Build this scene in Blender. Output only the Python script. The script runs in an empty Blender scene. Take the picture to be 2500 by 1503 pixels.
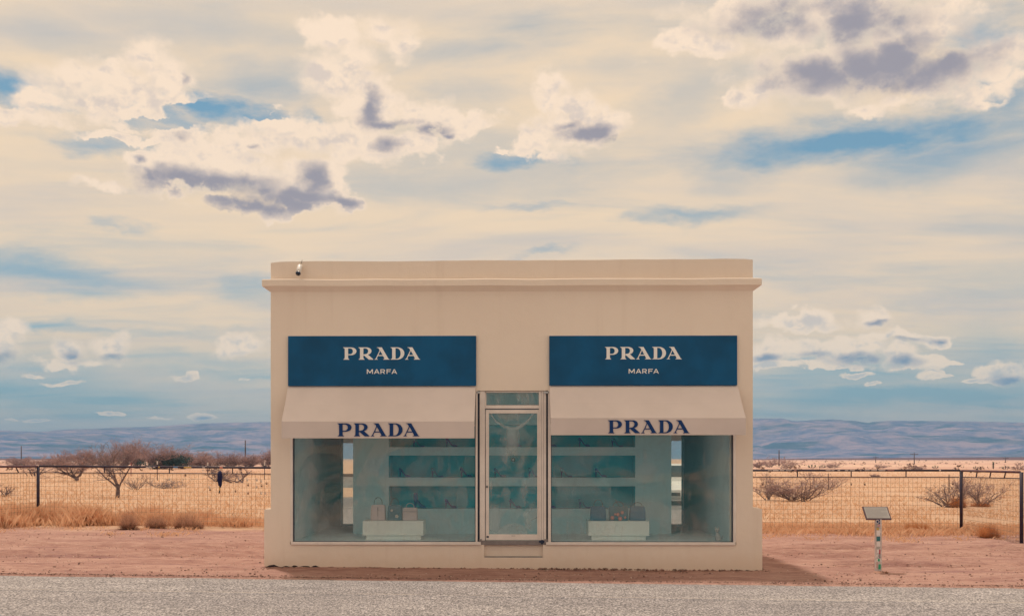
import bpy, math, random
import numpy as np
from mathutils import Vector, Matrix, noise as mnoise
from mathutils.geometry import tessellate_polygon

random.seed(7)
rng = np.random.default_rng(7)
R = math.radians
scene = bpy.context.scene
col = scene.collection

# ------------------------------------------------------------------ camera
W_PX, H_PX = 2500.0, 1503.0
F = 2410.0            # focal length in photo pixels
HOR = 1119.0          # horizon row in the photo
EYE = 1.67
CAM_Y = -15.0
TH = R(0.8)           # the camera looks a touch to the left of the facade's normal
cam_d = bpy.data.cameras.new('camera')
cam = bpy.data.objects.new('camera', cam_d)
col.objects.link(cam)
cam.location = (0, CAM_Y, EYE)
cam.rotation_euler = (R(90), 0, TH)
cam_d.sensor_width = 36.0
cam_d.lens = F / W_PX * 36.0
cam_d.shift_x = F * math.tan(TH) / W_PX
cam_d.shift_y = (HOR - H_PX / 2) / W_PX
cam_d.clip_start = 0.1
cam_d.clip_end = 40000
scene.camera = cam

# ------------------------------------------------------------------ colour helpers
def s2l(c):
    return tuple(((v / 255) / 12.92 if v / 255 <= 0.04045 else ((v / 255 + 0.055) / 1.055) ** 2.4) for v in c)

# ------------------------------------------------------------------ sun
SUN_EL = R(71)
SUN_AZ = math.atan2(-0.52, 1.0)        # behind the shop, to the left
sun_dir = Vector((math.sin(SUN_AZ) * math.cos(SUN_EL), math.cos(SUN_AZ) * math.cos(SUN_EL), math.sin(SUN_EL)))
sd = bpy.data.lights.new('sun', 'SUN')
sd.energy = 2.0
sd.angle = R(2.5)
sd.color = (1.0, 0.905, 0.78)
sun = bpy.data.objects.new('sun', sd)
sun.rotation_euler = sun_dir.to_track_quat('Z', 'Y').to_euler()
col.objects.link(sun)

# ------------------------------------------------------------------ view
scene.view_settings.view_transform = 'Standard'
scene.view_settings.look = 'None'
scene.view_settings.exposure = 0.43
scene.view_settings.gamma = 1.0
scene.render.engine = 'CYCLES'
scene.cycles.use_denoising = True
scene.cycles.max_bounces = 10
scene.cycles.transparent_max_bounces = 16
scene.cycles.volume_bounces = 0
scene.cycles.sample_clamp_indirect = 6.0

# ------------------------------------------------------------------ node helper
class NT:
    def __init__(self, tree):
        self.t = tree
        self.n = tree.nodes
        self.l = tree.links
    def put(self, sock, v):
        if isinstance(v, bpy.types.NodeSocket):
            self.l.new(v, sock)
        elif v is not None:
            if sock.type == 'RGBA' and len(v) == 3:
                v = tuple(v) + (1,)
            sock.default_value = v
    def m(self, op, a, b=None, c=None, clamp=False):
        nd = self.n.new('ShaderNodeMath'); nd.operation = op; nd.use_clamp = clamp
        self.put(nd.inputs[0], a)
        if b is not None: self.put(nd.inputs[1], b)
        if c is not None: self.put(nd.inputs[2], c)
        return nd.outputs[0]
    def v(self, op, a, b=None, scale=None):
        nd = self.n.new('ShaderNodeVectorMath'); nd.operation = op
        self.put(nd.inputs[0], a)
        if b is not None: self.put(nd.inputs[1], b)
        if scale is not None: self.put(nd.inputs['Scale'], scale)
        return nd.outputs['Value'] if op in ('LENGTH', 'DOT_PRODUCT', 'DISTANCE') else nd.outputs['Vector']
    def xyz(self, x, y, z):
        nd = self.n.new('ShaderNodeCombineXYZ')
        for i, q in enumerate((x, y, z)): self.put(nd.inputs[i], q)
        return nd.outputs[0]
    def sep(self, v):
        nd = self.n.new('ShaderNodeSeparateXYZ'); self.put(nd.inputs[0], v)
        return nd.outputs[0], nd.outputs[1], nd.outputs[2]
    def noise(self, vec, scale, detail=4, rough=0.5, lac=2.0, dist=0.0, color=False):
        nd = self.n.new('ShaderNodeTexNoise'); nd.noise_dimensions = '3D'
        self.put(nd.inputs['Vector'], vec); self.put(nd.inputs['Scale'], scale)
        nd.inputs['Detail'].default_value = detail; nd.inputs['Roughness'].default_value = rough
        nd.inputs['Lacunarity'].default_value = lac; nd.inputs['Distortion'].default_value = dist
        return nd.outputs['Color'] if color else nd.outputs['Fac']
    def voro(self, vec, scale, out='Distance', feature='F1'):
        nd = self.n.new('ShaderNodeTexVoronoi'); nd.feature = feature
        self.put(nd.inputs['Vector'], vec); self.put(nd.inputs['Scale'], scale)
        return nd.outputs[out]
    def ss(self, x, lo, hi, a=0.0, b=1.0):
        nd = self.n.new('ShaderNodeMapRange'); nd.interpolation_type = 'SMOOTHSTEP'
        self.put(nd.inputs['Value'], x); self.put(nd.inputs['From Min'], lo); self.put(nd.inputs['From Max'], hi)
        nd.inputs['To Min'].default_value = a; nd.inputs['To Max'].default_value = b
        return nd.outputs[0]
    def mix(self, f, a, b, mode='MIX'):
        nd = self.n.new('ShaderNodeMix'); nd.data_type = 'RGBA'; nd.blend_type = mode
        self.put(nd.inputs[0], f); self.put(nd.inputs[6], a); self.put(nd.inputs[7], b)
        return nd.outputs[2]

# ------------------------------------------------------------------ world: Nishita sky under a veil of high cloud and cumulus
def azel(px, py):
    q = (px - W_PX / 2) / F + math.tan(TH)
    r, a, z = q, 1.0, (HOR - py) / F
    X = r * math.cos(TH) - a * math.sin(TH); Y = r * math.sin(TH) + a * math.cos(TH)
    return math.atan2(X, Y), math.atan2(z, math.hypot(X, Y))

world = bpy.data.worlds.new('World'); scene.world = world
world.use_nodes = True
wt = world.node_tree
for nd in list(wt.nodes): wt.nodes.remove(nd)
N = NT(wt)
out = wt.nodes.new('ShaderNodeOutputWorld'); bg = wt.nodes.new('ShaderNodeBackground')
WSTR = 0.1
bg.inputs['Strength'].default_value = WSTR
wt.links.new(bg.outputs[0], out.inputs[0])
sky = wt.nodes.new('ShaderNodeTexSky'); sky.sky_type = 'NISHITA'; sky.sun_disc = False
sky.sun_elevation = SUN_EL; sky.sun_rotation = SUN_AZ
sky.air_density = 1.0; sky.dust_density = 1.2; sky.ozone_density = 1.2
tc = wt.nodes.new('ShaderNodeTexCoord')
D = tc.outputs['Generated']
dx, dy, dz = N.sep(D)
AZ = N.m('ARCTAN2', dx, dy)
EL = N.m('ARCSINE', dz)
PXA = 1.0 / F      # one photo pixel as an angle, about

CUM = [  # px, py, rx, ry : cumulus masses
 (285,225,190,62),(370,150,75,50),(350,120,34,26),(200,190,95,44),(120,250,85,30),(430,196,72,54),(240,254,120,16),(462,210,40,40),
 (60,275,110,20),(270,325,70,15),(350,345,80,13),(465,343,66,26),(600,360,125,30),(710,322,80,34),(690,285,26,18),(800,350,190,44),
 (780,110,58,55),(820,90,90,40),(800,205,84,62),(870,170,70,60),(960,85,80,40),(990,110,40,40),(880,250,90,60),
 (930,245,60,34),(1010,285,110,34),(1140,305,90,32),(960,355,130,36),(400,425,95,42),(350,400,60,34),(560,420,190,48),(690,470,120,55),
 (620,512,150,24),(790,450,60,55),(845,483,42,22),(250,447,62,16),
 (1330,225,52,36),(1390,265,60,40),(1400,305,110,42),(1475,315,75,38),(1310,350,130,36),(1215,385,30,24),
 (2040,45,230,75),(1820,40,170,50),(2130,150,260,88),(2300,190,170,66),(1850,225,74,36),(1810,235,40,26),(2250,60,110,80),(2430,135,75,50),(2395,248,60,15),(1960,190,150,70),
 (1700,120,120,30),(2190,255,90,20),
 (1880,858,52,30),(1955,856,60,34),(2020,862,40,32),(2060,872,80,20),(2070,856,34,34),(2130,856,60,34),(2195,868,44,38),(2215,850,26,26),(2262,884,44,24),(2320,885,32,8),
 (1900,890,110,11),(2040,892,90,6),(1945,785,115,20),(2135,775,44,28),(2150,826,70,12),(2230,818,80,18),(2290,818,34,20),
 (2455,915,66,36),(2390,938,55,7),(2102,907,38,6),(2254,918,32,10),(2305,922,22,4),(2140,932,20,5),(2215,896,45,5),
 (5,838,44,48),(40,812,30,20),(168,862,46,42),(140,890,55,15),(212,890,36,12),(275,852,50,40),(590,843,66,36),(545,855,34,14),
 (75,918,24,7),(155,938,45,6),(455,921,36,7),(470,915,16,9),(600,930,16,4),(270,1015,40,7),(385,1015,40,6),(500,1012,40,10),(100,1022,40,4),(20,1022,20,4)]
DARK = [ # grey undersides: px, py, rx, ry, strength
 (510,448,200,30,1),(380,432,60,20,.8),(650,502,190,31,1),(520,520,110,18,.85),(640,470,90,24,.7),(765,450,36,48,.95),(835,488,58,18,.95),(745,485,80,20,.9),
 (915,262,36,48,.8),(960,296,84,16,.85),(1055,318,66,16,.75),(1095,330,30,10,.6),(945,350,50,30,.45),(1445,326,80,20,.9),(1500,342,40,14,.95),(1320,400,100,20,.5),(1390,310,70,18,.4),
 (1900,45,200,42,.85),(2090,55,170,54,.8),(2200,40,80,50,.55),(2130,165,260,66,.9),(2000,168,130,34,.85),(2310,165,120,54,.85),(2200,205,150,34,.7),(2180,120,120,40,.7),
 (455,335,40,24,.2),(620,362,36,14,.25),(350,392,24,16,.45),(470,190,18,34,.25),
 (1880,872,50,14,.6),(1985,868,50,16,.65),(2110,876,80,18,.8),(2070,872,40,14,.6),(2205,884,42,17,.8),(2220,828,60,9,.6),(2295,824,26,12,.6),(2150,786,40,11,.7),(2475,938,60,18,.85),
 (6,874,40,20,.75),(180,874,34,20,.8),(280,876,44,12,.8),(605,874,34,10,.6),(500,1018,34,9,.7)]
BLUE = [ # openings in the veil
 (560,70,280,50,.30),(620,190,180,50,.38),(1100,125,220,30,.26),(1300,60,160,30,.2),(1680,230,120,90,.32),(1500,170,160,40,.25),(150,90,200,40,.25),(1150,230,110,40,.25),
 (20,215,120,34,1.0),(40,238,60,22,0.8),(120,265,60,10,.7),(520,268,120,28,0.9),(610,285,110,24,0.8),(420,300,90,16,.7),(250,352,110,20,0.6),(340,315,60,14,0.5),(2080,345,300,44,1.0),(2010,345,130,26,0.8),(2430,225,130,70,0.75),
 (2300,390,230,50,0.55),(2460,290,120,50,.5),(1800,420,110,50,.35),(2440,80,90,50,0.65),(1700,530,170,20,0.6),(1560,535,60,14,.4),(120,665,200,36,0.55),(180,715,130,26,.5),(640,720,120,40,0.45),(580,705,60,20,.35),(1290,400,100,20,0.55),(1330,622,80,9,0.5),
 (1300,515,90,9,0.35),(330,560,50,12,.4),(150,800,260,14,0.5),(400,815,140,12,.35),(480,880,160,18,.35),(560,920,160,26,0.4),(2180,965,380,40,0.75),(2380,840,160,60,0.35),(2100,910,300,40,.5),(60,940,260,50,0.5),(200,980,250,40,.5),(760,290,50,30,.5),(880,160,40,20,.3)]

HOLES = [(545,272,135,24),(395,296,110,14),(250,346,75,14),(660,286,70,16),(1210,350,50,40),(1240,405,110,14)]
def blobs(az, el, items, k=0.14):
    P = N.xyz(az, el, 0.0)
    acc = None
    for it in items:
        px, py, rx, ry = it[:4]
        a, e = azel(px, py)
        q = N.v('MULTIPLY', N.v('SUBTRACT', P, (a, e, 0)), (1 / (rx * PXA), 1 / (ry * PXA), 0))
        d = N.v('LENGTH', q)
        if len(it) > 4: d = N.m('ADD', d, (1 - it[4]) * 0.9)
        if acc is None:
            acc = d
        else:
            nd = N.n.new('ShaderNodeMath'); nd.operation = 'SMOOTH_MIN'
            N.put(nd.inputs[0], acc); N.put(nd.inputs[1], d); nd.inputs[2].default_value = k
            acc = nd.outputs[0]
    return N.m('SUBTRACT', 1.0, acc)

# the frame's own clouds fade into a general field of the same kind outside it
inview = N.m('MULTIPLY', N.ss(N.m('ABSOLUTE', AZ), 0.50, 0.60, 1, 0), N.ss(EL, 0.44, 0.52, 1, 0))
# clouds shrink towards the horizon, and their billows with them
GR = N.m('MULTIPLY_ADD', N.ss(EL, 0.04, 0.22), -0.55, 1.55)

def density(off, lo=False):
    Dv = N.v('ADD', D, (0, 0, off)) if off else D
    Dv = N.v('MULTIPLY', Dv, (1.0, 1.0, 1.25))
    el = N.m('ADD', EL, off) if off else EL
    wc = N.noise(Dv, 16.0, 3 if lo else 5, 0.60, color=True)
    wx, wy, wz = N.sep(wc)
    near_h = N.ss(EL, 0.03, 0.2, 0.35, 1.0)
    az2 = N.m('MULTIPLY_ADD', N.m('MULTIPLY', N.m('SUBTRACT', wx, 0.5), near_h), 0.085, AZ)
    el2 = N.m('MULTIPLY_ADD', N.m('MULTIPLY', N.m('SUBTRACT', wy, 0.5), near_h), 0.066, el)
    B = N.m('SUBTRACT', blobs(az2, el2, CUM), N.m('MULTIPLY', N.ss(blobs(az2, el2, HOLES), -0.15, 0.45), 0.9))
    gen = N.m('MULTIPLY_ADD', N.noise(N.v('MULTIPLY', Dv, (1, 1, 1.8)), 4.2, 2, 0.5), 6.0, -3.75)
    mixn = N.n.new('ShaderNodeMix'); mixn.data_type = 'FLOAT'
    N.put(mixn.inputs[0], inview); N.put(mixn.inputs[2], gen); N.put(mixn.inputs[3], B)
    B = N.m('MAXIMUM', mixn.outputs[0], -1.5)
    # billows: rounded cells over fine noise
    Dw = N.v('ADD', Dv, N.v('SCALE', N.v('SUBTRACT', wc, (0.5, 0.5, 0.5)), scale=0.05))
    vd_ = N.voro(Dw, 40.0)
    fine = N.noise(Dv, 60.0, 3 if lo else 6, 0.68)
    bil = N.m('MULTIPLY_ADD', N.m('MULTIPLY', vd_, vd_), -1.0, 0.32)
    tex = N.m('MULTIPLY_ADD', N.m('SUBTRACT', fine, 0.5), 0.95, bil)
    return N.m('ADD', N.m('MULTIPLY_ADD', B, 1.1, 0.05), N.m('MULTIPLY', tex, 0.70)), az2, el2, wz, fine, tex

dens, az2, el2, wz, fine, tex = density(0.0)
densU, _, _, _, _, _ = density(0.0075, True)
rag = N.ss(wz, 0.40, 0.62)                                   # some edges crisp, some dissolving
mixe = N.m('MULTIPLY_ADD', rag, 0.75, 0.30)
hk = N.ss(EL, 0.04, 0.16)
mask = N.ss(dens, N.m('MULTIPLY_ADD', hk, -0.22, 0.02), N.m('MULTIPLY', mixe, N.m('MULTIPLY_ADD', hk, 0.5, 0.5)))
dk = blobs(N.m('MULTIPLY_ADD', N.m('SUBTRACT', az2, AZ), 0.6, AZ), N.m('MULTIPLY_ADD', N.m('SUBTRACT', el2, EL), 0.5, EL), DARK, 0.15)
darkm = N.ss(N.m('ADD', dk, N.m('MULTIPLY', tex, 0.55)), -0.35, 0.75)
lit = N.m('SUBTRACT', densU, dens)
shade = N.m('MULTIPLY', N.ss(lit, 0.0, 0.55), N.ss(EL, 0.03, 0.16, 0.95, 0.55))
Ds = N.v('MULTIPLY', D, (1, 1, 1.3))
e0 = N.noise(Ds, 24.0, 5, 0.60); e1 = N.noise(N.v('ADD', Ds, (0.004, 0, 0.011)), 24.0, 4, 0.60)
soft = N.m('MULTIPLY', N.ss(N.m('SUBTRACT', e1, e0), -0.03, 0.14), 0.75)
thick = N.ss(dens, 0.10, 0.9)
shade = N.m('MULTIPLY', N.m('MAXIMUM', shade, soft), thick)
darkm = N.m('MULTIPLY', darkm, N.ss(dens, -0.05, 0.30))

# veil of high cloud, stretched towards the horizon
zz = N.m('ADD', N.m('MAXIMUM', dz, 0.0), 0.10)
pl = N.xyz(N.m('DIVIDE', dx, zz), N.m('DIVIDE', dy, zz), 0.0)
v1 = N.noise(N.v('MULTIPLY', pl, (0.7, 1.7, 1)), 1.3, 8, 0.60, dist=0.6)
v2 = N.noise(N.v('MULTIPLY', pl, (0.45, 1.2, 1)), 1.1, 7, 0.60, dist=0.3)
openb = None
wc2 = N.noise(N.v('MULTIPLY', D, (1, 1, 2.6)), 9.0, 7, 0.62, color=True)
w2x, w2y, w2z = N.sep(wc2)
az3 = N.m('MULTIPLY_ADD', N.m('SUBTRACT', w2x, 0.5), 0.20, AZ)
el3 = N.m('MULTIPLY_ADD', N.m('SUBTRACT', w2y, 0.5), 0.055, EL)
for (px, py, rx, ry, am) in BLUE:
    a, e = azel(px, py)
    q = N.v('MULTIPLY', N.v('SUBTRACT', N.xyz(az3, el3, 0.0), (a, e, 0)), (1 / (rx * PXA), 1 / (ry * PXA), 0))
    g = N.m('MULTIPLY', N.ss(N.v('LENGTH', q), 0.0, 1.6, 1, 0), am)
    openb = g if openb is None else N.m('MAXIMUM', openb, g)
low = N.ss(EL, 0.0, 0.16, 1, 0)
gap = N.m('ADD', N.m('MULTIPLY', openb, 1.0), N.m('MULTIPLY', N.ss(v1, 0.56, 0.30), 0.34))
gap = N.m('ADD', gap, N.m('MULTIPLY', low, 0.30))
gap = N.m('MULTIPLY', gap, N.ss(w2z, 0.25, 0.6, 0.72, 1.05))
gap = N.m('MINIMUM', gap, 0.97)
k = 1.0 / WSTR
def wc_(c): return tuple(x * k * 0.875 for x in s2l(c))
veil = N.mix(N.ss(v2, 0.32, 0.58), wc_((205, 192, 179)), wc_((232, 207, 176)))
veil = N.mix(N.m('MULTIPLY', low, 0.45), veil, wc_((188, 188, 178)))
blue_air = N.mix(0.55, N.v('MULTIPLY', sky.outputs[0], (0.62, 0.80, 0.72)), wc_((92, 142, 172)))
base = N.mix(gap, veil, blue_air)
bright = N.mix(N.ss(EL, 0.02, 0.2), wc_((236, 216, 190)), wc_((241, 217, 192)))
greyc = N.mix(N.ss(EL, 0.03, 0.2), wc_((112, 144, 168)), wc_((150, 145, 153)))
midc = N.mix(N.ss(EL, 0.03, 0.2), wc_((165, 178, 182)), wc_((203, 189, 180)))
cum = N.mix(darkm, N.mix(shade, bright, midc), greyc)
final = N.mix(mask, base, cum)
wt.links.new(final, bg.inputs['Color'])
world.cycles.sampling_method = 'MANUAL'
world.cycles.sample_map_resolution = 512

# ------------------------------------------------------------------ placing helpers (photo measurements -> metres)
CT, ST, TT = math.cos(TH), math.sin(TH), math.tan(TH)
def at(px, py, Y):
    """the point at depth-plane Y seen in the photo at (px, py)"""
    q = (px - W_PX / 2) / F + TT; yr = Y - CAM_Y
    X = yr * (q * CT - ST) / (CT + q * ST)
    a = -X * ST + yr * CT
    return X, EYE - (py - HOR) * a / F
def ground(px, py, z=0.0):
    a = (EYE - z) * F / (py - HOR); q = (px - W_PX / 2) / F + TT; r = q * a
    return r * CT - a * ST, CAM_Y + r * ST + a * CT
def fx(px, Y=0.0): return at(px, HOR, Y)[0]
def fz(py, Y=0.0, px=1250): return at(px, py, Y)[1]

# ------------------------------------------------------------------ mesh helpers
def split_islands(b):
    par = list(range(len(b.v)))
    def fd(i):
        while par[i] != i: par[i] = par[par[i]]; i = par[i]
        return i
    for f in b.f:
        r0 = fd(f[0])
        for i in f[1:]: par[fd(i)] = r0
    g = {}
    for f in b.f: g.setdefault(fd(f[0]), []).append(f)
    outl = []
    for fs in g.values():
        ids = sorted({i for f in fs for i in f}); mp = {i: k for k, i in enumerate(ids)}
        c = MB(); c.v = [b.v[i] for i in ids]; c.f = [tuple(mp[i] for i in f) for f in fs]; outl.append(c)
    return outl

class MB:
    def __init__(self): self.v = []; self.f = []
    def add(self, vs, fs):
        o = len(self.v); self.v += [tuple(p) for p in vs]; self.f += [tuple(i + o for i in q) for q in fs]; return self
    def box(self, x0, x1, y0, y1, z0, z1):
        if x0 > x1: x0, x1 = x1, x0
        if y0 > y1: y0, y1 = y1, y0
        if z0 > z1: z0, z1 = z1, z0
        vs = [(x0,y0,z0),(x1,y0,z0),(x1,y1,z0),(x0,y1,z0),(x0,y0,z1),(x1,y0,z1),(x1,y1,z1),(x0,y1,z1)]
        return self.add(vs, [(0,3,2,1),(4,5,6,7),(0,1,5,4),(1,2,6,5),(2,3,7,6),(3,0,4,7)])
    def bbox(self, x0, x1, y0, y1, z0, z1, b=0.004):
        """box with chamfered vertical and top edges"""
        if x0 > x1: x0, x1 = x1, x0
        if y0 > y1: y0, y1 = y1, y0
        def ring(i, z): return [(x0+i+b,y0+i,z),(x1-i-b,y0+i,z),(x1-i,y0+i+b,z),(x1-i,y1-i-b,z),(x1-i-b,y1-i,z),(x0+i+b,y1-i,z),(x0+i,y1-i-b,z),(x0+i,y0+i+b,z)]
        rings = [ring(b, z0), ring(0, z0+b), ring(0, z1-b), ring(b, z1)]
        return self.loft(rings)
    def loft(self, rings, cap=True, closed=True):
        n = len(rings[0]); vs = [p for r in rings for p in r]; fs = []
        for k in range(len(rings) - 1):
            for i in range(n if closed else n - 1):
                j = (i + 1) % n
                fs.append((k*n+i, k*n+j, (k+1)*n+j, (k+1)*n+i))
        if cap:
            fs.append(tuple(reversed(range(n)))); fs.append(tuple((len(rings)-1)*n + i for i in range(n)))
        return self.add(vs, fs)
    def tube(self, pts, rads, sides=6, cap=True):
        pts = [Vector(p) for p in pts]
        if not isinstance(rads, (list, tuple)): rads = [rads] * len(pts)
        rings = []
        for i, p in enumerate(pts):
            t = (pts[min(i+1, len(pts)-1)] - pts[max(i-1, 0)]).normalized()
            u = t.cross(Vector((0.3, 0.2, 1)) if abs(t.z) < 0.9 else Vector((1, 0.1, 0))).normalized(); w = t.cross(u)
            rings.append([tuple(p + (u * math.cos(2*math.pi*k/sides) + w * math.sin(2*math.pi*k/sides)) * rads[i]) for k in range(sides)])
        return self.loft(rings, cap)
    def prism(self, poly, y0, y1, holes=()):
        """polygon in x,z extruded along y (front face at y0)"""
        loops = [list(poly)] + [list(h) for h in holes]
        flat = [p for lp in loops for p in lp]; n = len(flat)
        tris = tessellate_polygon([[Vector((p[0], p[1], 0)) for p in lp] for lp in loops])
        vs = [(p[0], y0, p[1]) for p in flat] + [(p[0], y1, p[1]) for p in flat]
        fs = []
        for t in tris:
            a, b, c = (flat[i] for i in t)
            s = (b[0]-a[0])*(c[1]-a[1]) - (b[1]-a[1])*(c[0]-a[0])
            if abs(s) < 1e-12: continue
            t = t if s > 0 else (t[0], t[2], t[1])
            fs.append(tuple(t)); fs.append((t[0]+n, t[2]+n, t[1]+n))
        o = 0
        for li, lp in enumerate(loops):
            m = len(lp)
            area = sum(lp[i][0]*lp[(i+1)%m][1] - lp[(i+1)%m][0]*lp[i][1] for i in range(m))
            ccw = (area > 0) == (li == 0)
            for i in range(m):
                a, b = o+i, o+(i+1) % m
                fs.append((b, a, a+n, b+n) if ccw else (a, b, b+n, a+n))
            o += m
        return self.add(vs, fs)
    def sphere(self, c, r, seg=10, rings=6):
        if not isinstance(r, (tuple, list)): r = (r, r, r)
        rr = []
        for k in range(rings + 1):
            a = -math.pi/2 + math.pi * (k + 0.02) / (rings + 0.04)
            rr.append([(c[0]+r[0]*math.cos(a)*math.cos(2*math.pi*i/seg), c[1]+r[1]*math.cos(a)*math.sin(2*math.pi*i/seg), c[2]+r[2]*math.sin(a)) for i in range(seg)])
        return self.loft(rr)
    def each(self, name, m, parent=None, smooth=False):
        return [c.build(name, m, parent, smooth) for c in split_islands(self)]
    def mesh(self, name, smooth=False):
        me = bpy.data.meshes.new(name); me.from_pydata(self.v, [], self.f); me.update()
        if smooth: me.polygons.foreach_set('use_smooth', [True] * len(me.polygons))
        return me
    def build(self, name, m, parent=None, smooth=False, loc=None):
        return link(name, self.mesh(name, smooth), m, parent, loc)

def link(name, me, m, parent=None, loc=None):
    if m is not None and not me.materials: me.materials.append(m)
    o = bpy.data.objects.new(name, me); col.objects.link(o)
    if parent is not None: o.parent = parent
    if loc is not None: o.location = loc
    return o
def thing(name, label, cat, loc=(0, 0, 0), group=None, rz=0):
    o = bpy.data.objects.new(name, None); o.empty_display_size = 0.2; col.objects.link(o)
    o.location = loc; o.rotation_euler = (0, 0, rz); o['label'] = label; o['category'] = cat
    if group: o['group'] = group
    return o
def tag(o, label=None, cat=None, group=None, kind=None):
    if label: o['label'] = label
    if cat: o['category'] = cat
    if group: o['group'] = group
    if kind: o['kind'] = kind
    return o
def np_mesh(name, verts, faces, m, parent=None, smooth=False):
    """verts (n,3), faces (k,3) or (k,4) numpy"""
    me = bpy.data.meshes.new(name)
    nv, (nf, s) = len(verts), faces.shape
    me.vertices.add(nv); me.vertices.foreach_set('co', np.asarray(verts, np.float32).ravel())
    me.loops.add(nf * s); me.loops.foreach_set('vertex_index', faces.astype(np.int32).ravel())
    me.polygons.add(nf); me.polygons.foreach_set('loop_start', np.arange(0, nf * s, s, dtype=np.int32))
    me.polygons.foreach_set('loop_total', np.full(nf, s, np.int32))
    if smooth: me.polygons.foreach_set('use_smooth', np.ones(nf, bool))
    me.update(calc_edges=True); me.validate()
    return link(name, me, m, parent)

# ------------------------------------------------------------------ materials
def mat(name, c, rough=0.8, var=0.0, vscale=3.0, bump=0.0, bscale=40.0, metal=0.0, spec=0.5, c2=None, detail=5, stretch=(1,1,1), coat=0.0, island=0.0):
    m = bpy.data.materials.new(name); m.use_nodes = True
    T = NT(m.node_tree); b = m.node_tree.nodes['Principled BSDF']
    b.inputs['Roughness'].default_value = rough; b.inputs['Metallic'].default_value = metal
    b.inputs['Specular IOR Level'].default_value = spec; b.inputs['Coat Weight'].default_value = coat
    b.inputs['Base Color'].default_value = tuple(c) + (1,)
    co = m.node_tree.nodes.new('ShaderNodeTexCoord').outputs['Object']
    if stretch != (1,1,1): co = T.v('MULTIPLY', co, stretch)
    colr = None
    if var or c2:
        n = T.noise(co, vscale, detail, 0.6)
        c2 = c2 or tuple(max(0, x * (1 - var)) for x in c)
        c1 = c if not var else tuple(min(0.95, x * (1 + var * 0.6)) for x in c)
        colr = T.mix(T.ss(n, 0.3, 0.7), c2, c1)
    if island:
        g = m.node_tree.nodes.new('ShaderNodeNewGeometry')
        f = T.m('MULTIPLY_ADD', g.outputs['Random Per Island'], 2 * island, 1 - island)
        colr = T.v('SCALE', colr if colr is not None else c, scale=f)
    if colr is not None: T.put(b.inputs['Base Color'], colr)
    if bump:
        bn = m.node_tree.nodes.new('ShaderNodeBump'); bn.inputs['Strength'].default_value = bump; bn.inputs['Distance'].default_value = 0.02
        T.put(bn.inputs['Height'], T.noise(co, bscale, 6, 0.6)); m.node_tree.links.new(bn.outputs[0], b.inputs['Normal'])
    return m

# stucco with stains, washed streaks and hairline cracks
def stucco():
    m = bpy.data.materials.new('beige_stucco'); m.use_nodes = True
    T = NT(m.node_tree); b = m.node_tree.nodes['Principled BSDF']; b.inputs['Roughness'].default_value = 0.95
    b.inputs['Specular IOR Level'].default_value = 0.2
    co = m.node_tree.nodes.new('ShaderNodeTexCoord').outputs['Object']
    x, y, z = T.sep(co)
    n1 = T.noise(co, 0.7, 5, 0.55); n2 = T.noise(T.v('MULTIPLY', co, (5, 5, 0.35)), 1.0, 5, 0.6); n3 = T.noise(co, 9, 5, 0.6)
    c = T.mix(T.ss(n1, 0.32, 0.68), (0.85, 0.73, 0.625), (0.88, 0.765, 0.66))
    c = T.mix(T.m('MULTIPLY', T.ss(n2, 0.52, 0.78), 0.36), c, (0.74, 0.61, 0.51))
    c = T.mix(T.m('MULTIPLY', T.ss(n3, 0.5, 0.8), 0.14), c, (0.88, 0.79, 0.70))
    low = T.m('MULTIPLY', T.ss(T.m('ADD', z, T.m('MULTIPLY', n3, 0.25)), 0.12, 0.46, 1, 0), 0.45)      # splash dirt at the foot
    c = T.mix(low, c, (0.74, 0.56, 0.42))
    T.put(b.inputs['Base Color'], c)
    bn = m.node_tree.nodes.new('ShaderNodeBump'); bn.inputs['Strength'].default_value = 0.35; bn.inputs['Distance'].default_value = 0.012
    h = T.m('ADD', T.noise(co, 70, 6, 0.65), T.m('MULTIPLY', T.noise(co, 6, 4, 0.5), 1.6))
    T.put(bn.inputs['Height'], h); m.node_tree.links.new(bn.outputs[0], b.inputs['Normal'])
    return m

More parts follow.
